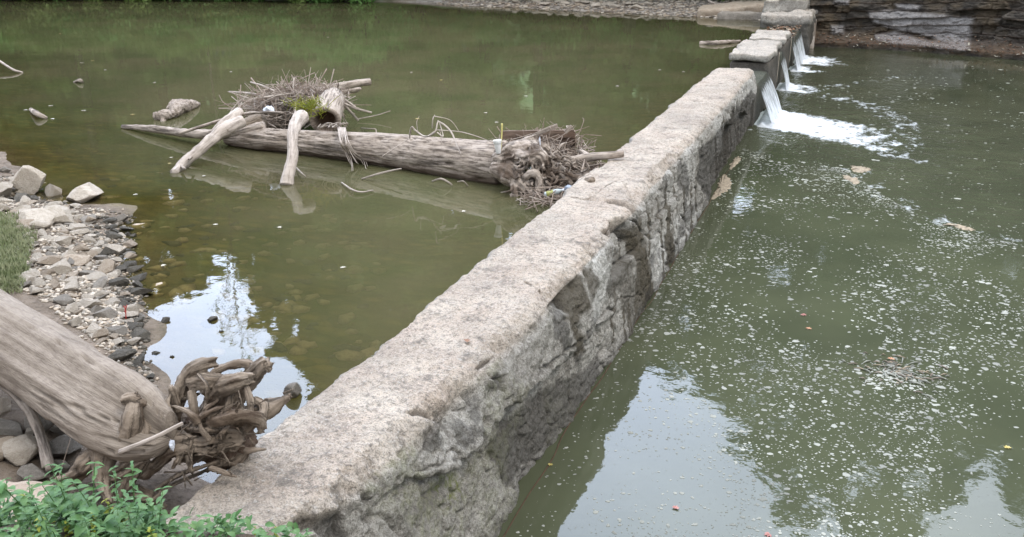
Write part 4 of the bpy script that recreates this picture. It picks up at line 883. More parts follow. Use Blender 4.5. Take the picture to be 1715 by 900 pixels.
# gravel bar: individual stones
GP = [(-60, 290), (60, 300), (120, 345), (170, 355), (222, 372), (228, 430), (238, 490), (240, 545), (238, 600), (262, 645), (200, 600), (140, 555), (95, 515), (40, 480), (52, 430), (45, 395), (30, 358), (-60, 355)]
gpa = np.array(GP, float); smesh = []
for k in range(14):
    V, F = rock_mesh(100+k, cuts=11, sub=3, rough=.05, blunt=.56); smesh.append([mesh('stone', V, F, q_, smooth=False) for q_ in ('stone_pale', 'stone_tan', 'stone_grey', 'stone_wet')])
srt = []; r_ = random.Random(5)
while len(srt) < 296:
    a, b = r_.uniform(-10, 265), r_.uniform(285, 650)
    if not inside(np.array([[a, b]]), GP)[0]: continue
    p = G(a, b); wet = p[2] < ZU+.03; sz = math.exp(r_.gauss(math.log(.058), .42)); sz = min(sz, .14)
    if any((p[0]-q_[0])**2+(p[1]-q_[1])**2 < (.62*(sz+q_[2]))**2 for q_ in srt): continue
    srt.append((p[0], p[1], sz)); mi = 3 if (wet and r_.random() < .5) else r_.choice([0, 0, 0, 0, 0, 1, 1, 2])
    o = bpy.data.objects.new('stone', smesh[r_.randrange(14)][mi]); C.objects.link(o); fl = r_.uniform(.35, .65)
    o.location = (p[0], p[1], p[2]+sz*fl*.45); sz *= 1.22; o.scale = (sz*r_.uniform(.8, 1.35), sz*r_.uniform(.7, 1.0), sz*fl); o.rotation_euler = (r_.uniform(-.3, .3), r_.uniform(-.3, .3), r_.uniform(0, 6.28))
    if mi == 3: tag(o, 'small dark wet stone at the waterline of the left gravel bar', 'stone', 'dark wet stones along the waterline')
    elif mi == 2: tag(o, 'small grey stone on the dry gravel bar of the left bank', 'stone', 'grey stones of the gravel bar')
    elif mi == 1: tag(o, 'small tan stone on the dry gravel bar of the left bank', 'stone', 'tan stones of the gravel bar')
    else: tag(o, 'small pale stone on the dry gravel bar of the left bank', 'stone', 'pale stones of the gravel bar')
def scatter_mesh(name, pts, sizes, mats, seed, flat=.5, label=None):
    Vb, Fb = rock_mesh(seed, cuts=9, sub=1, rough=.1); Fb = np.array(Fb); n = len(pts); r = np.random.default_rng(seed); a = r.random(n)*6.28
    ca, sa = np.cos(a), np.sin(a); sc = np.array(sizes)[:, None]*np.stack([.8+.6*r.random(n), .7+.4*r.random(n), flat*(.6+.6*r.random(n))], -1)
    v = Vb[None]*sc[:, None]; x = v[..., 0]*ca[:, None]-v[..., 1]*sa[:, None]; y = v[..., 0]*sa[:, None]+v[..., 1]*ca[:, None]
    V = np.stack([x, y, v[..., 2]], -1)+np.array(pts)[:, None]; F = (Fb[None]+np.arange(n)[:, None, None]*len(Vb)).reshape(-1, 3)
    mi = np.repeat(r.integers(0, len(mats), n), len(Fb))
    return tag(ob(name, V.reshape(-1, 3), F, None, mats=mats, midx=mi, smooth=False), label, name.replace('_', ' '), None, 'stuff')
pts, szs = [], []
while len(pts) < 3600:
    a, b = r_.uniform(-10, 275), r_.uniform(285, 660)
    if not inside(np.array([[a+r_.uniform(-14, 14), b+r_.uniform(-10, 10)]]), GP)[0]: continue
    z = 1.0; p = P(a, b, 1.0); p = P(a, b, gz(p[0], p[1])); g_ = gz(p[0], p[1]); pts.append((p[0], p[1], g_+.006)); szs.append(r_.uniform(.010, .032))
dry = [k for k, p in enumerate(pts) if p[2] > ZU+.05]; wet = [k for k, p in enumerate(pts) if p[2] <= ZU+.05]
scatter_mesh('gravel', [pts[k] for k in dry], [szs[k] for k in dry], ['stone_pale', 'stone_pale', 'stone_tan', 'stone_grey'], 300, label='fine pale gravel between the stones of the left bank')
scatter_mesh('gravel', [pts[k] for k in wet], [szs[k] for k in wet], ['stone_wet', 'stone_wet', 'stone_grey', 'stone_tan'], 301, label='fine dark wet gravel along the left waterline')
pts, szs = [], []
for _ in range(260):                                         # sunk stones of the pool bed
    a, b = r_.uniform(170, 640), r_.uniform(270, 620); p = P(a, b, .7); g_ = gz(p[0], p[1])
    if g_ < ZU-.02 and p[0] < -2.85: pts.append((p[0], p[1], g_)); szs.append(r_.uniform(.04, .13))
scatter_mesh('bed_cobbles', pts, szs, ['stone_wet', 'stone_tan', 'stone_tan'], 302, .35, 'sunken brown cobbles seen through the shallow water of the upper pool')
# far bank gravel and blocks
pts, szs = [], []
for _ in range(2600):
    a = r_.uniform(630, 1300); x = P(a, 12, 1.1)[0]; yb = np.interp(x, [q_[0] for q_ in WF[::-1]], [q_[1] for q_ in WF[::-1]]); y = yb+r_.uniform(-.3, 5); pts.append((x, y, gz(x, y)+.02)); szs.append(r_.uniform(.04, .16))
scatter_mesh('gravel', pts, szs, ['stone_pale', 'stone_tan', 'stone_grey'], 303, .5, 'pale broken stones strewn along the far shore')
for k in range(20):
    a = 772+k*17+r_.uniform(-6, 6); x = P(a, 10, 1.2)[0]; yb = np.interp(x, [q_[0] for q_ in WF[::-1]], [q_[1] for q_ in WF[::-1]]); y = yb+1.2+r_.uniform(-.5, .9)
    V, F = rock_mesh(150+k, sub=3); o = ob('rock', V, F, 'stone_pale'); o.location = (x, y, gz(x, y)+.08); o.scale = (.28*r_.uniform(.8, 1.4), .2, .13*r_.uniform(.7, 1.3)); o.rotation_euler = (0, 0, r_.uniform(-.5, .5))
    tag(o, 'pale block in the row of blocks along the far shore', 'rock', 'row of pale blocks along the far shore')
p = P(1265, 16, 1.1); V, F, q = slab_mesh(-1.9, 1.2, -.9, 1.0, -.3, .42, res=.06, amp=.12, seed=9, fr=1.1, round_=.14); o = ob('flat_rock', V, F, 'stone_tan'); o.location = (p[0]-.2, 38.9, 1.0); o.rotation_euler = (R(3), R(-6), .1); tag(o, 'broad flat grey rock on the far shore beside the abutment', 'rock')
p = P(1225, 30, 1.0); V, F, q = slab_mesh(-1.2, 1.2, -.5, .5, -.3, .16, res=.06, amp=.12, seed=10, fr=1.3, round_=.08); o = ob('flat_rock', V, F, 'stone_grey'); o.location = (-3.9, 37.6, .95); tag(o, 'low dark rock shelf at the waterline in front of the broad flat rock', 'rock')
bl = [P(1178, -8, 1.5), P(1195, 6, 1.35), P(1225, 8, 1.2), P(1238, 17, .95)]; finish(stick('branch', bl, [.05, .05, .04, .03], 'driftwood_pale', 'pale crooked branch reaching down into the water at the far shore', 'branch', seed=3), bl[-1])

# ---- main log across the upper pool
lg = [P(384, 229, 1.02), P(430, 233, 1.04), P(520, 240, 1.05), P(640, 252, 1.07), P(760, 268, 1.08), P(846, 277, 1.10)]
lr = [rpx(q_, p_) for q_, p_ in zip((15, 19, 22, 29, 35, 40), lg)]
mlog = empty('driftwood_log')
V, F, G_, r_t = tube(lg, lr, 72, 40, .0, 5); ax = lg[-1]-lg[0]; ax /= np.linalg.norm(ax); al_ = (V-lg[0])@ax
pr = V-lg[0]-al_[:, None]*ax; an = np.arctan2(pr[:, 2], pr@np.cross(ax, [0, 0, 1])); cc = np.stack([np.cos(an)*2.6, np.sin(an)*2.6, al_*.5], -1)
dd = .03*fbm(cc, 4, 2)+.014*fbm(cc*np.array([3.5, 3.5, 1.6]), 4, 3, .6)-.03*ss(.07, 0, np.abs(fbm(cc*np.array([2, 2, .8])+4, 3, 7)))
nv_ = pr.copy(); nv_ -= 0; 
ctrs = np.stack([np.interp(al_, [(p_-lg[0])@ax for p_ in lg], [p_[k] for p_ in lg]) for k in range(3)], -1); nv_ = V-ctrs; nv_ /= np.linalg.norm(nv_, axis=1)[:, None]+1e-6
V = V+nv_*dd[:, None]; ob('trunk', V, F, 'driftwood', mlog, attrs={'gv': G_*1.2, 'rot_shade': np.maximum(r_t, .75*ss(ZU+.13, ZU+.02, V[:, 2]+.05*fbm(V*3, 3, 6)))})  # underside shade painted into the colour as a dark band near the waterline
BL = zc_of(P(880, 300, 1.06))
def tl(l, r, seg=10, sub=5, rough=.2, seed=1, **k): big = max(r) > 5; return tube([S(a, b, BL+dz) for a, b, dz in l], [q_*.9*BL/FPX for q_ in r], 22 if big else 7, 9 if big else 5, rough*.4, seed, gnarl=.5 if big else .3, **k)
W2 = [tl([(826, 266, .12), (852, 262, .1), (880, 248, .2), (898, 236, .25)], [8, 22, 15, 7], seed=1, rough=.12), tl([(822, 282, .1), (852, 290, .05), (876, 306, -.05), (890, 324, -.08)], [10, 24, 16, 10], seed=2, rough=.15),
      tl([(860, 262, .1), (885, 265, -.05), (905, 262, -.1), (912, 275, -.1)], [16, 16, 14, 10], seed=3, rough=.4), tl([(893, 240, .2), (902, 262, .0), (904, 285, -.05)], [9, 15, 13], seed=4, rough=.4),
      tl([(868, 300, -.05), (862, 318, -.1), (866, 336, -.08)], [8, 8, 6], seed=5, rough=.4), tl([(872, 332, -.1), (890, 338, -.12), (912, 334, -.08)], [8, 8, 6], seed=6, rough=.5),
      tl([(880, 296, -.12), (892, 290, -.16), (903, 300, -.15), (900, 320, -.14), (890, 330, -.12)], [6, 7, 7, 8, 6], seed=7, rough=.4), tl([(905, 305, 0), (925, 288, 0), (945, 296, 0), (958, 308, 0)], [10, 9, 7, 5], seed=8, rough=.3),
      tl([(905, 300, .0), (920, 312, 0), (940, 322, 0)], [16, 14, 9], seed=9, rough=.4), tl([(920, 260, .1), (940, 268, .15), (955, 280, .15)], [8, 6, 5], seed=10), tl([(898, 238, .2), (912, 248, .2), (925, 262, .2)], [6, 8, 7], seed=11, rough=.3),
      tl([(915, 290, 0), (935, 280, 0), (960, 298, 0), (990, 292, 0), (1000, 285, 0)], [9, 8, 7, 6, 4], seed=12), tl([(830, 258, .15), (860, 246, .2), (885, 236, .25), (896, 230, .25)], [10, 10, 8, 5], seed=13)]
r2 = random.Random(3)
for k in range(110):
    a, b = r2.gauss(905, 24), r2.gauss(298, 22); L = r2.uniform(10, 26); t_ = r2.uniform(0, 6.28)
    W2.append(tl([(a, b, r2.uniform(-.15, .1)), (a+L*.5*math.cos(t_)+r2.uniform(-4, 4), b+L*.5*math.sin(t_), r2.uniform(-.2, 0)), (a+L*math.cos(t_+.6), b+L*math.sin(t_+.6), r2.uniform(-.1, .1))], [r2.uniform(1.5, 4), 2.4, 1.4], 6, 4, .2, 20+k))
V, F, Gv, Rv = fused(W2, .0085, lambda t_: np.maximum(t_[3], .7*ss(.5, .75, vn(t_[0]*7+3)*.5+.5)))
ob('root_wad', V, F, 'driftwood', mlog, attrs={'gv': Gv, 'rot_shade': Rv})
finish(mlog, (lg[3][0], lg[3][1], .85)); tag(mlog, 'long weathered log lying across the upper pool with its root wad against the dam', 'driftwood log')

def bigstick(name, l, r, mat, label, cat, seed, sub=10, seg=14, rough=.14, **k):
    """l: (px,py,z) on the pool; r: px radii"""
    pts = [P(a, b, z) for a, b, z in l]; rad = [rpx(q_, p_) for q_, p_ in zip(r, pts)]
    return finish(stick(name, pts, rad, mat, label, cat, seed=seed, seg=seg, sub=sub, rough=rough, **k), pts[len(pts)//2])
bigstick('driftwood_log', [(205, 212, .93), (255, 216, .99), (330, 225, 1.04), (400, 222, 1.12), (442, 212, 1.22)], [3, 6, 8, 10, 9], 'driftwood', 'long slender tapering log reaching left over the water behind the forked limb', 'driftwood log', 2, sub=16, rough=.22)
bigstick('driftwood_limb', [(291, 290, .90), (308, 274, .96), (335, 250, 1.08), (362, 228, 1.2), (385, 213, 1.28), (408, 203, 1.34)], [7, 8, 9, 10, 12, 10], 'driftwood_pale', 'pale forked limb slanting down to a blunt tip in the water', 'driftwood limb', 3, sub=14, rough=.26,
         branches=[([P(362, 226, 1.2), P(382, 204, 1.34), P(402, 186, 1.45)], [.08, .09, .065])])
bigstick('driftwood_log', [(398, 218, 1.14), (420, 209, 1.22), (443, 202, 1.28)], [12, 13, 14], 'driftwood_brown', 'short brown barked log end between the forked limb and the brush pile', 'driftwood log', 4)
bigstick('driftwood_limb', [(480, 311, .88), (483, 292, 1.0), (490, 262, 1.17), (490, 235, 1.33), (494, 212, 1.44), (505, 196, 1.5)], [13, 10, 9, 9, 10, 13], 'driftwood_pale', 'smooth pale upright limb hanging over the log with its foot in the water', 'driftwood limb', 5, sub=14, rough=.15)
kn = Acc()
for a_, b_, z_, dx, dy, rr0 in [(350, 240, 1.13, -8, -6, 4), (378, 217, 1.27, 9, -5, 5), (322, 262, 1.02, -6, 5, 3), (303, 279, .95, 7, 4, 3)]:
    p0 = P(a_, b_, z_); p1 = P(a_+dx, b_+dy, z_+.03); kn.add(*tube([p0, p1], [rpx(rr0, p0), rpx(rr0*.5, p0)], 9, 5, .3, int(a_), gnarl=.4)[:4][:3])
o = kn.build('branch_stub', 'driftwood'); finish(o, P(350, 240, 1.1)); o.name = 'branch_stub'; LB = [q for q in C.objects if q.name.startswith('driftwood_limb')][0]; mw = o.location-LB.location; o.parent = LB; o.location = mw
bigstick('driftwood_stump', [(558, 166, 1.45), (551, 182, 1.42), (545, 203, 1.32)], [19, 24, 25], 'driftwood', 'short thick broken log with a hollow brown end facing the near side', 'driftwood log', 6, sub=12, seg=40, rough=.06, hollow=.14)
bigstick('driftwood_log', [(535, 152, 1.4), (575, 144, 1.42), (619, 137, 1.44)], [7, 6.5, 6], 'driftwood', 'short straight log end sticking out to the right behind the brush pile', 'driftwood log', 7, rough=.1)
bigstick('driftwood_limb', [(545, 160, 1.3), (575, 153, 1.28), (602, 149, 1.26)], [6, 7, 4], 'driftwood', 'ragged splintered limb just under the straight log end', 'driftwood limb', 8, rough=.5)
bigstick('branch', [(300, 224, 1.12), (350, 208, 1.25), (395, 194, 1.38), (430, 189, 1.46), (472, 189, 1.5)], [2.4, 2.6, 2.6, 2.6, 2.2], 'driftwood', 'long thin curved branch lying over the forked limb', 'branch', 9, rough=.08, seg=8)
# floating root stump to the left
fs = [P(262, 197, .93), P(275, 193, .98), P(292, 190, .97), P(300, 180, 1.0), P(320, 176, .96), P(334, 174, .92)]
Vt = [tube([fs[0], fs[1], fs[2]], [.07, .08, .05], 10, 5, .35, 2), tube([fs[2], fs[3], fs[4], fs[5]], [.07, .13, .09, .02], 12, 6, .3, 3), tube([P(284, 184, .95), P(288, 176, 1.0), P(290, 168, 1.05)], [.06, .05, .02], 8, 5, .4, 4), tube([P(276, 200, .9), P(272, 206, .88)], [.05, .03], 8, 4, .3, 5)]
V, F, rid = remeshed(Vt, .014, .02, 9, 7, .01, 22); o = ob('driftwood_stump', V, F, 'driftwood', attrs={'gv': V, 'rot_shade': ss(.1, -.5, rid)*.8}); finish(o, fs[2]); tag(o, 'small gnarled root stump poking out of the water left of the brush pile', 'driftwood stump')
bigstick('stick', [(52, 184, .93), (62, 191, .97), (78, 198, .91)], [3, 5, 3], 'driftwood', 'small barked stick floating near the left edge', 'stick', 3, rough=.3)
bigstick('stick', [(38, 122, .9), (20, 116, .98), (-12, 95, 1.15)], [1.6, 2, 2.2], 'driftwood_pale', 'pale stick rising from the water at the left edge', 'stick', 4, seg=8)
bigstick('stick', [(125, 138, .9), (134, 135, .96), (138, 139, .9)], [2, 3, 2], 'driftwood', 'dark scrap of wood floating far out on the left', 'stick', 5, rough=.4)
bigstick('stick', [(1172, 73, .92), (1200, 72, .95), (1240, 69, .94)], [4, 4, 2], 'driftwood', 'ragged floating branch in the water left of the first pier', 'stick', 6, rough=.5)
bigstick('branch', [(955, 270, 1.18), (985, 264, 1.22), (1015, 261, 1.26), (1043, 258, 1.27)], [7, 7.5, 6.5, 6], 'driftwood', 'smooth bare limb bridging from the root wad onto the dam', 'driftwood limb', 7, rough=.08, branches=[([P(985, 264, 1.2), P(972, 253, 1.25)], [.05, .03])])
bigstick('branch', [(968, 310, 1.1), (985, 304, 1.2), (993, 301, 1.24)], [5, 7, 5], 'driftwood_brown', 'short dark limb end resting on the dam edge', 'driftwood limb', 8, rough=.15)
# curly pale branch on the log
cb = Acc()
for l, r in [([(686, 232, 1.34), (687, 222, 1.42), (690, 213, 1.5), (696, 219, 1.46), (712, 229, 1.42), (728, 222, 1.5), (733, 205, 1.6)], [2.6, 3, 3, 3, 3, 3, 2]), ([(733, 203, 1.6), (745, 210, 1.56), (756, 222, 1.5), (764, 240, 1.4), (772, 259, 1.32)], [2.5, 3, 3, 2.6, 2]),
              ([(724, 215, 1.55), (725, 200, 1.66), (728, 193, 1.7)], [2, 1.8, 1.2]), ([(728, 195, 1.68), (748, 199, 1.64), (758, 205, 1.6), (768, 219, 1.5)], [1.5, 1.2, 1.2, .8]), ([(735, 218, 1.52), (770, 221, 1.5), (800, 229, 1.46), (828, 240, 1.38)], [1.6, 1.6, 1.4, 1]),
              ([(700, 222, 1.46), (698, 205, 1.58), (702, 195, 1.64)], [1.2, 1, .6]), ([(732, 222, 1.5), (742, 228, 1.46), (736, 205, 1.58)], [2.2, 2, 1.5]), ([(715, 229, 1.42), (735, 218, 1.5), (740, 240, 1.36)], [1.4, 1.4, .8]), ([(640, 262, 1.28), (665, 245, 1.34), (686, 232, 1.36)], [1, 1.2, 1.2])]:
    pts = [P(*q_) for q_ in l]; cb.add(*tube(pts, [rpx(q_, p_)*.5 for q_, p_ in zip(r, pts)], 7, 7, .1, 3)[:3])
o = cb.build('branch', 'driftwood_pale'); finish(o, P(720, 235, 1.3)); tag(o, 'curly pale bare branch caught on top of the long log', 'branch')
# dangling root strands over the log, twigs in front
da = Acc(); r3 = random.Random(8)
for k in range(9):
    a = 566+k*1.5; dx = r3.uniform(10, 58); pts = [P(a, 214, 1.32), P(a+2+dx*.1, 236+r3.uniform(-4, 4), 1.25), P(a+dx*.5, 254+r3.uniform(-3, 5), 1.08), P(a+dx*.85, 268+r3.uniform(-4, 3), .97), P(a+dx, 282+r3.uniform(-8, 6), .92)]
    da.add(*tube(pts, [.008, .007, .006, .005, .003], 6, 6, .15, k)[:3])
for k in range(7):
    a = 520+r3.uniform(0, 50); pts = [P(a, 208, 1.3), P(a+r3.uniform(-10, 12), 214, 1.3), P(a+r3.uniform(5, 22), 206, 1.38), P(a+r3.uniform(10, 30), 213, 1.28)]; da.add(*tube(pts, [.007, .007, .006, .004], 6, 5, .2, k)[:3])
o = da.build('root_strands', 'driftwood_pale'); finish(o, P(570, 214, 1.3)); tag(o, 'tangled stringy roots hanging over the log below the hollow stump', 'root')
for l, r, lb in [([(606, 300, .91), (632, 292, .98), (652, 287, 1.02), (672, 283, 1.06)], [1.5, 1.8, 1.8, 1.4], 'thin pale twig leaning from the water against the log'), ([(724, 304, .95), (738, 300, 1.0), (750, 305, .96), (757, 310, .92)], [1.6, 2, 1.8, 1.4], 'short pale arched twig in front of the log'), ([(766, 305, .96), (776, 304, .98), (784, 312, .91)], [1.2, 1.2, 1], 'tiny hooked twig in front of the root wad'),
                 ([(572, 306, .92), (590, 318, .94), (606, 322, .93), (625, 319, .92)], [1.2, 1.6, 1.4, 1], 'small forked twig lying on the water below the log'), ([(497, 282, .93), (505, 290, .96), (512, 296, .92)], [1.4, 1.4, 1], 'short thin twig beside the foot of the pale limb'), ([(598, 200, .93), (632, 193, .98), (654, 186, 1.04)], [.9, .9, .8], 'very thin twig rising from the water right of the hollow stump'), ([(605, 215, .92), (620, 216, .99), (629, 217, .99), (630, 226, .92)], [1, 1, 1, .8], 'bent thin twig standing just behind the log')]:
    bigstick('twig', l, r, 'driftwood_pale', lb, 'twig', 5, seg=6, rough=.05)
# light loose sticks on the right side of the pile
for l, r, lb in [([(556, 158, 1.5), (585, 178, 1.35), (622, 189, 1.2)], [2.2, 2.2, 1.8], 'longest of the pale straight sticks fanning out right of the brush pile'), ([(562, 160, 1.48), (582, 182, 1.3), (600, 202, 1.1)], [2.6, 2.6, 2], 'lowest and thickest of the pale sticks fanning out right of the brush pile'), ([(565, 158, 1.5), (590, 176, 1.35), (602, 186, 1.25)], [1.8, 1.8, 1.4], 'middle one of the pale sticks fanning out right of the brush pile'),
                 ([(384, 154, 1.3), (420, 157, 1.38), (452, 166, 1.48)], [1.5, 1.8, 1.8], 'long thin pale stick pointing left from the brush pile'), ([(420, 138, 1.6), (440, 144, 1.6), (462, 154, 1.55)], [1.4, 1.6, 1.6], 'thin pale stick pointing up and left from the brush pile'), ([(542, 140, 1.7), (550, 150, 1.6), (558, 162, 1.5)], [2, 2, 2], 'short stick leaning over the stump top')]:
    bigstick('stick', l, r, 'driftwood_pale', lb, 'stick', 6, seg=7, rough=.06)
def pile(cx, cy, z, wx_, hy, n, seed, label, lmin=.25, lmax=.9, mat='twig_wood', out=.15, bright=.3):
    r = random.Random(seed); a = Acc()
    for k in range(n):
        px = r.gauss(cx, wx_*.5); px = min(max(px, cx-wx_), cx+wx_); f = 1-((px-cx)/wx_)**2; py = cy+r.uniform(-1, 1)*hy*max(.15, f); base_ = P(px, cy, z+r.uniform(-.1, .05))
        c = base_+np.array([0, r.uniform(-.35, .35), (cy-py)*zc_of(base_)/FPX]); th_ = r.uniform(0, 6.28); el = r.gauss(.1, .5); L = r.uniform(lmin, lmax)*.5; d_ = np.array([math.cos(th_)*math.cos(el), math.sin(th_)*math.cos(el), math.sin(el)])
        bend = np.array([r.gauss(0, .06), r.gauss(0, .06), r.gauss(0, .05)]); rd = r.uniform(.003, .0085)*(1.6 if r.random() < .12 else 1)
        pts = [c-d_*L, c+bend*.6-d_*L*.3, c+bend+d_*L*.3, c+d_*L+bend*r.uniform(-1, 2)]
        for p_ in pts: p_[2] = max(p_[2], ZU+.01)
        a.add(*tube(pts, [rd, rd, rd*.8, rd*.4], 5, 3, 0, k)[:3], mi=1 if r.random() < bright else 0)
    o = a.build('brush_pile', None, mats=[mat, 'driftwood_pale']); c = P(cx, cy, z); finish(o, (c[0], c[1], z-.2)); return tag(o, label, 'brush pile', None, 'stuff')
pile(490, 176, 1.35, 72, 26, 950, 1, 'heap of tangled grey twigs and brush piled on the log')
pile(520, 160, 1.45, 42, 14, 420, 2, 'crest of the twig heap behind the hollow stump', .15, .5)
pile(462, 200, 1.15, 30, 22, 330, 3, 'dark tangle of twigs between the barked log and the pale upright limb', .15, .5, bright=.18)
pile(905, 246, 1.25, 70, 20, 480, 4, 'tangle of twigs caught behind the root wad of the long log', .12, .5, bright=.2)
pile(955, 285, 1.05, 42, 22, 460, 5, 'dark tangle of sticks wedged between the root wad and the dam', .12, .45, bright=.15)
pile(925, 330, .93, 45, 10, 200, 6, 'floating dark twigs and litter at the foot of the root wad', .08, .3, bright=.1)
# weed tuft
a = Acc(); r4 = random.Random(2); c0 = P(518, 182, 1.5)
for k in range(170):
    c = c0+np.array([r4.gauss(0, .13), r4.gauss(0, .08), r4.gauss(0, .05)]); d_ = np.array([r4.gauss(0, .09), r4.gauss(0, .09), r4.uniform(.02, .14)])
    a.add(*tube([c, c+d_*.5+[r4.gauss(0, .02), 0, 0], c+d_], [.004, .004, .0015], 4, 3, 0, k)[:3])
o = a.build('weed_tuft', 'weed_leaf_yellow'); finish(o, c0-[0, 0, .05]); tag(o, 'yellow-green weed tuft sprouting from the middle of the brush pile', 'weed')
def crumple(name, c, dims, mat, label, cat, seed):
    V, F = rock_mesh(seed, cuts=16, sub=4, rough=.5); V += V*(.35*np.abs(fbm(V*3+seed, 3, seed)))[:, None]
    o = ob(name, V*np.array(dims), F, mat); o.location = c; return tag(o, label, cat)
crumple('plastic_bag', P(447, 184, 1.45), (.10, .07, .08), 'plastic_white', 'crumpled bluish white plastic bag stuck in the left of the brush pile', 'plastic bag', 4)
crumple('plastic_bag', P(956, 318, 1.05), (.11, .05, .06), 'plastic_blue', 'crumpled blue plastic bag wedged at the edge of the dam', 'plastic bag', 5)
crumple('plastic_scrap', S(288, 745, 4.15), (.02, .018, .034), 'plastic_white', 'scrap of white plastic caught in the roots of the big trunk', 'plastic scrap', 6)
a = Acc(); c = P(905, 242, 1.42); crumple('plastic_scrap', P(904, 240, 1.42), (.012, .012, .07), 'plastic_white', 'thin strip of white plastic hanging on the far root wad', 'plastic scrap', 9)
# cup with a reed in it
def lathe(name, prof, mat, parent, seg=28):
    th_ = np.linspace(0, 2*math.pi, seg, endpoint=False); V = np.array([[r*math.cos(t), r*math.sin(t), z] for r, z in prof for t in th_]); F = [(k*seg+j, k*seg+(j+1) % seg, (k+1)*seg+(j+1) % seg, (k+1)*seg+j) for k in range(len(prof)-1) for j in range(seg)]
    F.append(tuple(range(seg))[::-1]); return ob(name, V, F, mat, parent, attrs={'gv': V, 'rot_shade': 0*V[:, 0]})
cp = P(835, 257, 1.33); cup = empty('foam_cup', cp); lathe('cup', [(.028, 0), (.03, .004), (.034, .06), (.040, .115), (.046, .116), (.047, .135), (.049, .150), (.051, .156), (.045, .157), (.043, .135), (.034, .05), (.026, .012), (.001, .010)], 'foam_cup', cup); cup.rotation_euler = (R(3), R(-4), 0)
tag(cup, 'white foam drinking cup standing upright on the long log next to its root wad', 'cup')
o = stick('reed', [cp+[.01, .04, .02], cp+[.02, .05, .18], cp+[.025, .05, .34]], [.007, .008, .012], 'reed', 'short yellow reed standing in the debris behind the white cup', 'reed', seg=6); finish(o, cp+[.01, .04, .02])
# bottle
bt = empty('plastic_bottle', P(912, 327, .98)); b1 = lathe('body', [(.001, 0), (.03, .002), (.034, .02), (.034, .13), (.03, .16), (.014, .20), (.013, .215), (.001, .216)], 'clear_plastic', bt); b2 = lathe('label', [(.0352, .03), (.0352, .11)], 'label_yellow', bt); b3 = lathe('cap', [(.001, .205), (.0155, .205), (.0155, .228), (.001, .229)], 'plastic_white', bt)
bt.rotation_euler = (R(8), R(72), R(20)); tag(bt, 'clear plastic drink bottle with a yellow wrap lying at the foot of the root wad', 'bottle')
# weathered plank frame behind the root wad
def plank(parent, a, b, h, t, name='board', seed=1):
    a, b = np.array(a), np.array(b); d_ = b-a; L = np.linalg.norm(d_); ux = d_/L; uy = np.cross([0, 0, 1], ux); uy /= np.linalg.norm(uy); uz = np.cross(ux, uy)
    V, F, q = slab_mesh(0, L, -t/2, t/2, -h/2, h/2, res=.04, amp=.006, seed=seed, fr=6, round_=.006); W_ = a+V[:, :1]*ux+V[:, 1:2]*uy+V[:, 2:3]*uz
    return ob(name, W_, F, 'plank_wood', parent, attrs={'gv': np.stack([V[:, 1], V[:, 2], V[:, 0]*.12], -1)*1.5, 'rot_shade': 0*V[:, 0]})
fr_ = empty('plank_frame'); A0, A1 = P(838, 226, 1.42), P(961, 224, 1.42)
plank(fr_, A0, A1, .10, .05, seed=1); plank(fr_, A0-[0, .12, .11], A1-[.9, .12, .11], .05, .04, seed=2); plank(fr_, P(955, 226, 1.40), P(957, 250, 1.12), .09, .12, 'end_board', 3); plank(fr_, A1-[.02, 0, .10], A1-[.6, .0, .12], .10, .04, seed=4)
finish(fr_, (A0+A1)/2-[0, 0, .3]); tag(fr_, 'dark weathered plank frame stranded behind the root wad of the long log', 'plank frame')
for l, lb in [([(893, 228, 1.45), (922, 214, 1.56)], 'broken grey plank leaning on top of the debris'), ([(946, 222, 1.5), (958, 211, 1.58)], 'short pale splintered board at the right corner of the plank frame'), ([(905, 222, 1.48), (934, 210, 1.56)], 'second broken grey plank in the debris stack')]:
    q0 = empty('broken_plank'); o = plank(None, P(*l[0]), P(*l[1]), .05, .03, 'broken_plank', 5); bpy.data.objects.remove(q0); o.data.materials[0] = MATS['driftwood']; finish(o, P(*l[0])); tag(o, lb, 'plank')

# ---- grass patch, weeds
r5 = np.random.default_rng(11); V = []; n = 5200; pts = []
GR = [(-40, 365), (20, 365), (42, 372), (58, 400), (46, 430), (40, 470), (30, 492), (-40, 470)]
while len(pts) < n:
    a, b = r5.uniform(-40, 62), r5.uniform(360, 495); d_ = sdist(np.array([[a, b]]), GR)[0]
    if d_ < -6 or r5.random() > .35+.08*max(d_, 0): continue
    z = 1.15
    for _ in range(3): p = P(a, b, z); z = gz(p[0], p[1])
    pts.append((p[0], p[1], z))
pts = np.array(pts); h = .03+.06*r5.random(n)[:, None]; d2 = r5.normal(size=(n, 3))*.5; d2[:, 2] = .5+.5*r5.random(n); d2 /= np.linalg.norm(d2, axis=1)[:, None]; s = np.cross(d2, [0, 0, 1]); s /= np.linalg.norm(s, axis=1)[:, None]; w_ = .007
V = np.stack([pts-s*w_*.4, pts+d2*h*.5+s*w_, pts+d2*h, pts+d2*h*.5-s*w_], 1).reshape(-1, 3)
tag(ob('grass', V, np.arange(n*4).reshape(n, 4), 'grass_leaf', smooth=False), 'patch of short green grass on the left bank above the gravel bar', 'grass', None, 'stuff')
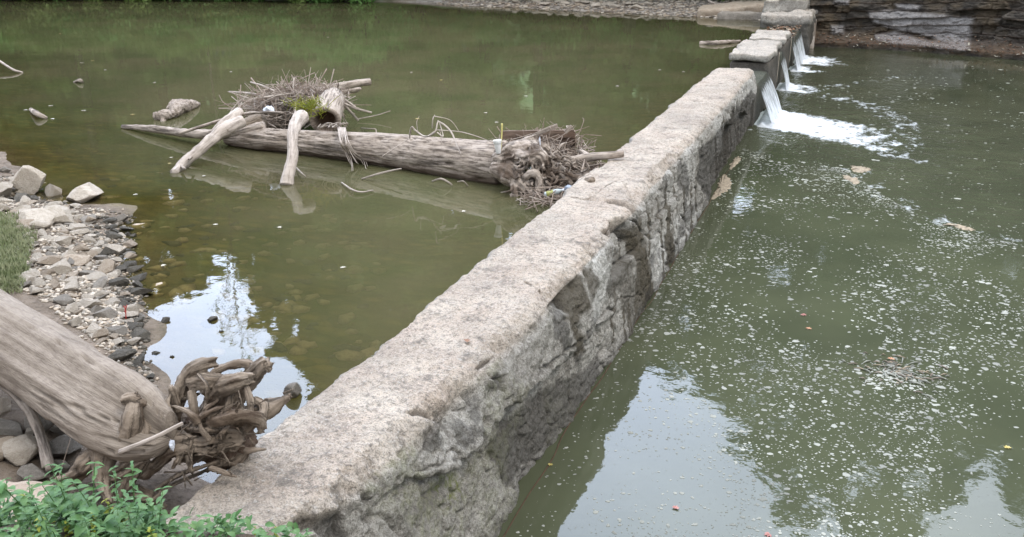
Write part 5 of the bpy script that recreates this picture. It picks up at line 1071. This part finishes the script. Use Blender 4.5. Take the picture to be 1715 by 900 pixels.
def leafV(base_, dr, L, Wd, droop, fold, nseg=5, roll=0):
    dr = np.array(dr, float); dr /= np.linalg.norm(dr); side = np.cross(dr, [0, 0, 1]); side /= np.linalg.norm(side)+1e-9; up = np.cross(side, dr); side = side*math.cos(roll)+up*math.sin(roll); up = np.cross(side, dr)
    V = []; F = []
    for k in range(nseg+1):
        t = k/nseg; w_ = Wd*math.sin(math.pi*min(1, t*.93+.05)**.75)**.9*(1 if k < nseg else .05); c = np.array(base_)+dr*L*t+np.array([0, 0, -droop*L*t*t])
        V += [c-side*w_+up*fold*w_, c, c+side*w_+up*fold*w_]
        if k: a = 3*(k-1); F += [(a, a+1, a+4, a+3), (a+1, a+2, a+5, a+4)]
    return V, F
def weed(seed, h, nl, L, Wd, leaf, opposite=True):
    r = random.Random(seed); root = empty('weed'); st = Acc(); bend = (r.uniform(-.08, .08), r.uniform(-.08, .08))
    top = np.array([bend[0], bend[1], h]); mid = top*.5+np.array([bend[0]*-.2, 0, 0]); st.add(*tube([(0, 0, -.03), mid, top], [.0035, .003, .0015], 5, 4, 0, 1)[:3]); st.build('stem', leaf, root)
    a = Acc(); 
    for k in range(nl):
        f = .25+.75*k/max(1, nl-1); b = mid*2*f*(1-f)*0+top*f; an = k*2.4+r.uniform(-.3, .3); sc = (1.1-.55*f)*r.uniform(.8, 1.15)
        for q_ in ((0, math.pi) if opposite else (0,)):
            dr = (math.cos(an+q_), math.sin(an+q_), r.uniform(-.05, .5)); V_, F_ = leafV(b, dr, L*sc, Wd*sc, r.uniform(.1, .6), r.uniform(.1, .5), roll=r.uniform(-.4, .4)); a.add(V_, F_)
    a.build('foliage', leaf, root); return root
wp_ = [weed(1, .30, 7, .085, .022, 'weed_leaf'), weed(2, .22, 6, .10, .034, 'weed_leaf'), weed(3, .36, 10, .065, .012, 'weed_leaf'), weed(4, .16, 6, .07, .030, 'weed_leaf'), weed(5, .20, 7, .05, .016, 'weed_leaf_yellow')]
wu = [0]*5; r6 = random.Random(21); nw = 0
def put_weed(i, a, b, s, lb, grp, lift=0):
    # b is the distance of the foot from the camera
    x, y = P(a, 890, 1.82)[:2]*b/2.32; loc = (x, y, gz(x, y)-.01)
    if not wu[i]: wu[i] = 1; o = wp_[i]; o.location = loc; o.scale = (s,)*3; o.rotation_euler = (0, 0, r6.uniform(0, 6))
    else: o = ctree(wp_[i], loc, r6.uniform(0, 6.28), (s,)*3)
    tag(o, lb, 'weed', grp)
for a, b, i, s in [(125, 2.35, 2, .8), (160, 2.4, 2, .88), (200, 2.4, 0, .78), (232, 2.35, 2, .8), (170, 2.3, 0, .75), (90, 2.4, 0, .4), (255, 2.4, 0, .45), (330, 2.4, 1, .42)]:
    put_weed(i, a, b, s*.9, 'tall leafy weed standing among the green weeds at the lower left', 'tall weeds at the lower left')
for k in range(170):
    a = r6.uniform(-20, 520) if k % 3 else r6.uniform(-20, 260); b = r6.uniform(2.05, 2.5)-max(0, (a-380))*.0006; i = r6.choice([0, 1, 1, 3, 3, 2, 4]) if r6.random() < .8 else 3
    put_weed(i, a, b, r6.choice([.26, .34, .42, .55, .68])*r6.uniform(.85, 1.1)*(1 if a < 280 else .75), 'low yellow-green weed in the bottom strip of weeds' if i == 4 else 'low green weed with pointed leaves in the bottom strip of weeds', 'yellow weeds along the bottom edge' if i == 4 else 'green weeds along the bottom edge')
put_weed(3, 715, 1.9, .9, 'single green weed poking up at the bottom edge in front of the dam face', None)
a = Acc()                                                       # ground cover
for k in range(1500):
    x = r6.uniform(-25, 530); y = r6.uniform(2.0, 2.6)-max(0, (x-380))*.0006; p = P(x, 890, 1.82)[:2]*y/2.32; z = gz(*p)
    V_, F_ = leafV((p[0], p[1], z+r6.uniform(.0, .07)), (r6.gauss(0, 1), r6.gauss(0, 1), r6.uniform(.1, 1.2)), r6.uniform(.02, .055), r6.uniform(.005, .013), .3, .3, 3, r6.uniform(-.5, .5)); a.add(V_, F_)
o = a.build('ground_cover', 'weed_leaf'); tag(o, 'low green ground cover under the weeds along the bottom left edge', 'ground cover', None, 'stuff')
# sprigs rising from crown of sandstone: thin reddish stalk
s0 = G(95, 905); finish(stick('weed_stalk', [s0, S(92, 830, zc_of(s0)-.1), S(118, 735, zc_of(s0)-.15)], [.003, .0025, .001], 'twig_wood', 'thin bare reddish stalk rising in front of the sandstone slab', 'weed stalk', seg=5), s0)
s0 = G(211, 535); finish(stick('red_plant', [s0, s0+[.01, 0, .08], s0+[0, 0, .11]], [.004, .005, .003], 'red_stem', 'small red stalk at the waterline of the gravel bar', 'plant', seg=6, branches=[([s0+[0, 0, .06], s0+[.03, 0, .12]], [.006, .003])]), s0)

# ---- fallen leaves
def fallen(a, b, z, sz, mat, label, seed=1, kind='dead_leaf'):
    c = P(a, b, z); A = Acc(); r = random.Random(seed)
    for k in range(5):
        an = (k-2)*.75; sz = sz if k else sz*.8; V_, F_ = leafV((0, 0, 0), (math.cos(an), math.sin(an), .12), sz*(1-.12*abs(k-2)), sz*.2, .1, .25, 4); A.add(V_, F_)
    V_, F_ = leafV((0, 0, 0), (-1, .1, .02), sz*.5, sz*.03, 0, .1, 3); A.add(V_, F_)
    o = A.build('fallen_leaf', mat); o.location = (c[0], c[1], z+.008); o.rotation_euler = (0, 0, r.uniform(0, 6)); return tag(o, label, 'leaf')
fallen(780, 573, 1.2, .05, 'dead_leaf_brown', 'brown dry leaf lying on the middle of the dam top'); fallen(1344, 528, .0, .06, 'dead_leaf_red', 'pinkish red leaf floating in the middle of the lower pool', 2); fallen(1354, 552, 0, .055, 'dead_leaf_orange', 'orange leaf floating just below the pinkish one in the lower pool', 3)
fallen(1131, 853, 0, .045, 'dead_leaf_red', 'faded red leaf floating on the bright reflection near the dam', 4); fallen(1288, 897, 0, .05, 'dead_leaf_red', 'red leaf floating at the bottom edge of the lower pool', 5); fallen(922, 779, 0, .035, 'dead_leaf_yellow', 'small yellow leaf floating beside the foot of the dam', 6)
fallen(1688, 752, 0, .05, 'dead_leaf_yellow', 'yellow leaf floating near the right edge of the lower pool', 7); fallen(1492, 603, .01, .06, 'dead_leaf_orange', 'orange-brown leaf on the floating debris clump', 8); fallen(273, 726, .0, .0001, 'dead_leaf_pale', 'x', 9) if False else None
for k, (a, b) in enumerate([(155, 102), (175, 118), (140, 186), (85, 178), (260, 139), (222, 193), (45, 185), (90, 200), (340, 296), (288, 265), (285, 275), (226, 327), (272, 446), (388, 121), (690, 122), (740, 135), (1105, 118), (550, 63), (1035, 145), (880, 162), (700, 200), (361, 378), (470, 382), (775, 355), (575, 450), (100, 57), (137, 106), (1145, 121), (815, 190), (830, 206)]):
    m_ = 'dead_leaf_pale' if k % 5 else 'dead_leaf_yellow'; o = fallen(a, b, ZU, .075 if b < 250 else .05, m_, 'pale fallen leaf floating on the upper pool', 20+k); o['group'] = 'pale leaves floating on the upper pool'
    if m_ == 'dead_leaf_yellow': o['label'] = 'yellowish fallen leaf floating on the upper pool'; o['group'] = 'yellowish leaves floating on the upper pool'
# leaf litter on the far crest and the cliff ledge
def litter(name, gen, n, size, mats, seed, label, cat='leaf litter'):
    r = np.random.default_rng(seed); p = np.array([gen(r) for _ in range(n)]); a = r.normal(size=(n, 3)); a[:, 2] *= .3; a /= np.linalg.norm(a, axis=1)[:, None]; b = np.cross(a, [0, 0, 1])+r.normal(size=(n, 3))*.25; b /= np.linalg.norm(b, axis=1)[:, None]; s = size*(.6+.8*r.random((n, 1)))
    V = np.stack([p-a*s, p+b*s*.6, p+a*s, p-b*s*.6], 1).reshape(-1, 3); return tag(ob(name, V, np.arange(n*4).reshape(n, 4), None, mats=mats, midx=r.integers(0, len(mats), n), smooth=False), label, cat, None, 'stuff')
litter('leaf_litter', lambda r: (r.uniform(-2.75, -1.72), r.uniform(29.0, 34.0), .95+.06*r.random()), 420, .07, ['dead_leaf_brown', 'dead_leaf_brown', 'stone_wet', 'stone_tan'], 1, 'brown leaf litter heaped on the low far crest of the dam')
def cl_(r):
    k = int(r.uniform(0, 400)); j = int(np.clip(r.normal(26, 8), 12, 60)); v = V_cl[k, j]; return v+np.array([0, -.02, .03])
litter('leaf_litter', cl_, 700, .05, ['dead_leaf_brown', 'dead_leaf_brown', 'stone_wet', 'stone_wet', 'dead_leaf_pale'], 2, 'reddish brown leaf litter along the ledge at the foot of the cliff')

# ---- floating foam flecks and scum on the lower pool
r7 = np.random.default_rng(5); fp = []; fs_ = []
LINE = [(1250, 250), (1420, 285), (1475, 325), (1560, 372), (1640, 392), (1760, 425)]
def face_x(y): return float(np.interp(y, [0, 6, 7.5, 20], [-1.775, -1.765, -1.735, -1.735]))
while len(fp) < 16000:
    a = r7.uniform(830, 1760); b = r7.uniform(110, 960); lim = np.interp(a, [q[0] for q in LINE], [q[1] for q in LINE]); p = P(a, b, 0)
    if p[0] < -1.70: continue
    below = b > lim
    if below:
        near = math.exp(-abs(b-lim)/18); den = .30+2.2*near
        if b > 560: den *= (.30 if a < 1230 else .62)+(.40 if a > 1480 and b < 720 else 0)
        if a > 1580 and b > 720: den *= .4
        cl = fbm(np.array([[p[0]*1.3, p[1]*.9, 0]]), 3, 4)[0]; den *= max(.1, 1+1.8*cl)
        q_ = math.hypot((a-1500)/62, (b-630)/30); den = max(den, 1.5*math.exp(-q_*q_*1.6))
    else:
        den = .05+.12*max(0, fbm(np.array([[p[0]*1.1, p[1]*.7, 3]]), 3, 6)[0]*3)*(1 if b > 130 else .3)
    if r7.random()*2.0 > den: continue
    zc = zc_of(p); fp.append((p[0], p[1])); px_ = math.exp(r7.normal(math.log(.82), .6)) * (1.25 if b > 450 else .95); fs_.append(min(px_, 5)*zc/FPX)
fp = np.array(fp); fs_ = np.array(fs_); n = len(fp); m_ = 7; th_ = np.linspace(0, 2*math.pi, m_, endpoint=False)[None]+r7.random((n, 1)); el = .45+.7*r7.random((n, 1)); ro = r7.normal(0.15, .5, (n, 1))
rad = fs_[:, None]*(.65+.6*r7.random((n, m_))); x = np.cos(th_)*rad*1.25; y = np.sin(th_)*rad*el*1.3; X = x*np.cos(ro)-y*np.sin(ro)+fp[:, :1]; Y_ = x*np.sin(ro)+y*np.cos(ro)+fp[:, 1:]
Vr = np.stack([X, Y_, 0*X+.0015], -1); Vc = np.stack([fp[:, 0], fp[:, 1], .002+fs_*.22], -1)[:, None]; V = np.concatenate([Vr, Vc], 1).reshape(-1, 3)
i = np.arange(m_); F = np.stack([i, (i+1) % m_, 0*i+m_], -1)[None]+(np.arange(n)*(m_+1))[:, None, None]
tag(ob('foam_flecks', V, F.reshape(-1, 3), 'fleck'), 'countless small pale foam flecks drifting on the lower pool', 'foam flecks', None, 'stuff')
def scum(name, poly, mat, label, seed=1, z=.004, cat='scum'):
    c = np.mean([P(a, b, 0) for a, b in poly], 0); ring = [P(a, b, 0) for a, b in poly]; ring = cat_rom(ring+[ring[0]], 16)[:-1]; ring[:, 0] += .07*fbm(ring*11, 4, seed, .7); ring[:, 1] += .16*fbm(ring*9+3, 4, seed, .7)
    V = [c+[0, 0, z+.012]]; F = []; n = len(ring)
    for s_ in (.4, .75, 1): V += [c+(p-c)*s_+[0, 0, (z+.008 if s_ < 1 else -.004)+.006*vn(np.array([p*9*s_]))[0]*(s_ < 1)] for p in ring]
    F += [(0, 1+k, 1+(k+1) % n) for k in range(n)]
    for q_ in range(2): F += [(1+q_*n+k, 1+(q_+1)*n+k, 1+(q_+1)*n+(k+1) % n, 1+q_*n+(k+1) % n) for k in range(n)]
    o = ob(name, V, F, mat); finish(o, (c[0], c[1], 0)); return tag(o, label, cat)
scum('scum_patch', [(1205, 300), (1213, 290), (1226, 304), (1222, 316), (1208, 326), (1198, 335), (1192, 334), (1201, 318)], 'scum', 'larger tan scum raft floating against the foot of the dam', 1)
scum('scum_patch', [(1228, 268), (1236, 262), (1240, 268), (1226, 282), (1220, 284)], 'scum', 'small tan scum patch upstream of the larger one by the dam', 2)
scum('scum_patch', [(1424, 278), (1442, 279), (1456, 285), (1448, 290), (1430, 287)], 'scum', 'orange-tan scum raft at the tip of the foam line', 3)
scum('scum_patch', [(1582, 375), (1610, 378), (1632, 384), (1630, 386), (1600, 381), (1580, 377)], 'scum', 'long thin tan scum streak on the foam line', 4)
scum('scum_patch', [(1412, 293), (1428, 296), (1440, 305), (1432, 308), (1418, 302)], 'scum', 'greyish tan scum patch below the orange-tan raft', 5)
a = Acc(); r8 = random.Random(6); c0 = P(1495, 625, 0)
for k in range(90):
    an = r8.uniform(0, 6.28); rd = abs(r8.gauss(0, .22)); c = c0+np.array([math.cos(an)*rd*1.3, math.sin(an)*rd*.8, .006]); t_ = r8.gauss(.1, .6); L = r8.uniform(.03, .14)
    a.add(*tube([c, c+np.array([math.cos(t_)*L*.5, math.sin(t_)*L*.5, .01]), c+np.array([math.cos(t_)*L, math.sin(t_)*L, 0])], [.003, .007, .003], 5, 3, 0, k)[:3], mi=r8.choice([0, 0, 1, 2]))
for k in range(7): c = c0+np.array([r8.uniform(-.1, .05), r8.uniform(0, .15), 0]); a.add(*tube([c, c+[r8.uniform(-.03, .05), 0, r8.uniform(.05, .11)]], [.003, .001], 5, 3, 0, k)[:3], mi=1)
o = a.build('debris_raft', None, mats=['fleck', 'driftwood', 'scum']); finish(o, c0); tag(o, 'floating clump of pale sticks and leaf scraps in the lower pool', 'debris', None, 'stuff')
# thin brown scum line hugging the foot of the wall
ln = [(face_x(y)+.02+.02*vn(np.array([[y*2., 0, 0]]))[0], y, .004) for y in np.arange(2.6, 15.5, .25)]
V, F, G_, r_ = tube(ln, [.006, .004, .005, .003, .006, .004, .004], 6, 3, .3, 2); V[:, 2] *= .6; o = ob('scum_line', V, F, 'scum_line', attrs={'gv': G_, 'rot_shade': r_}); finish(o, (ln[10][0], ln[10][1], 0)); tag(o, 'thin rusty brown scum line along the foot of the dam', 'scum')
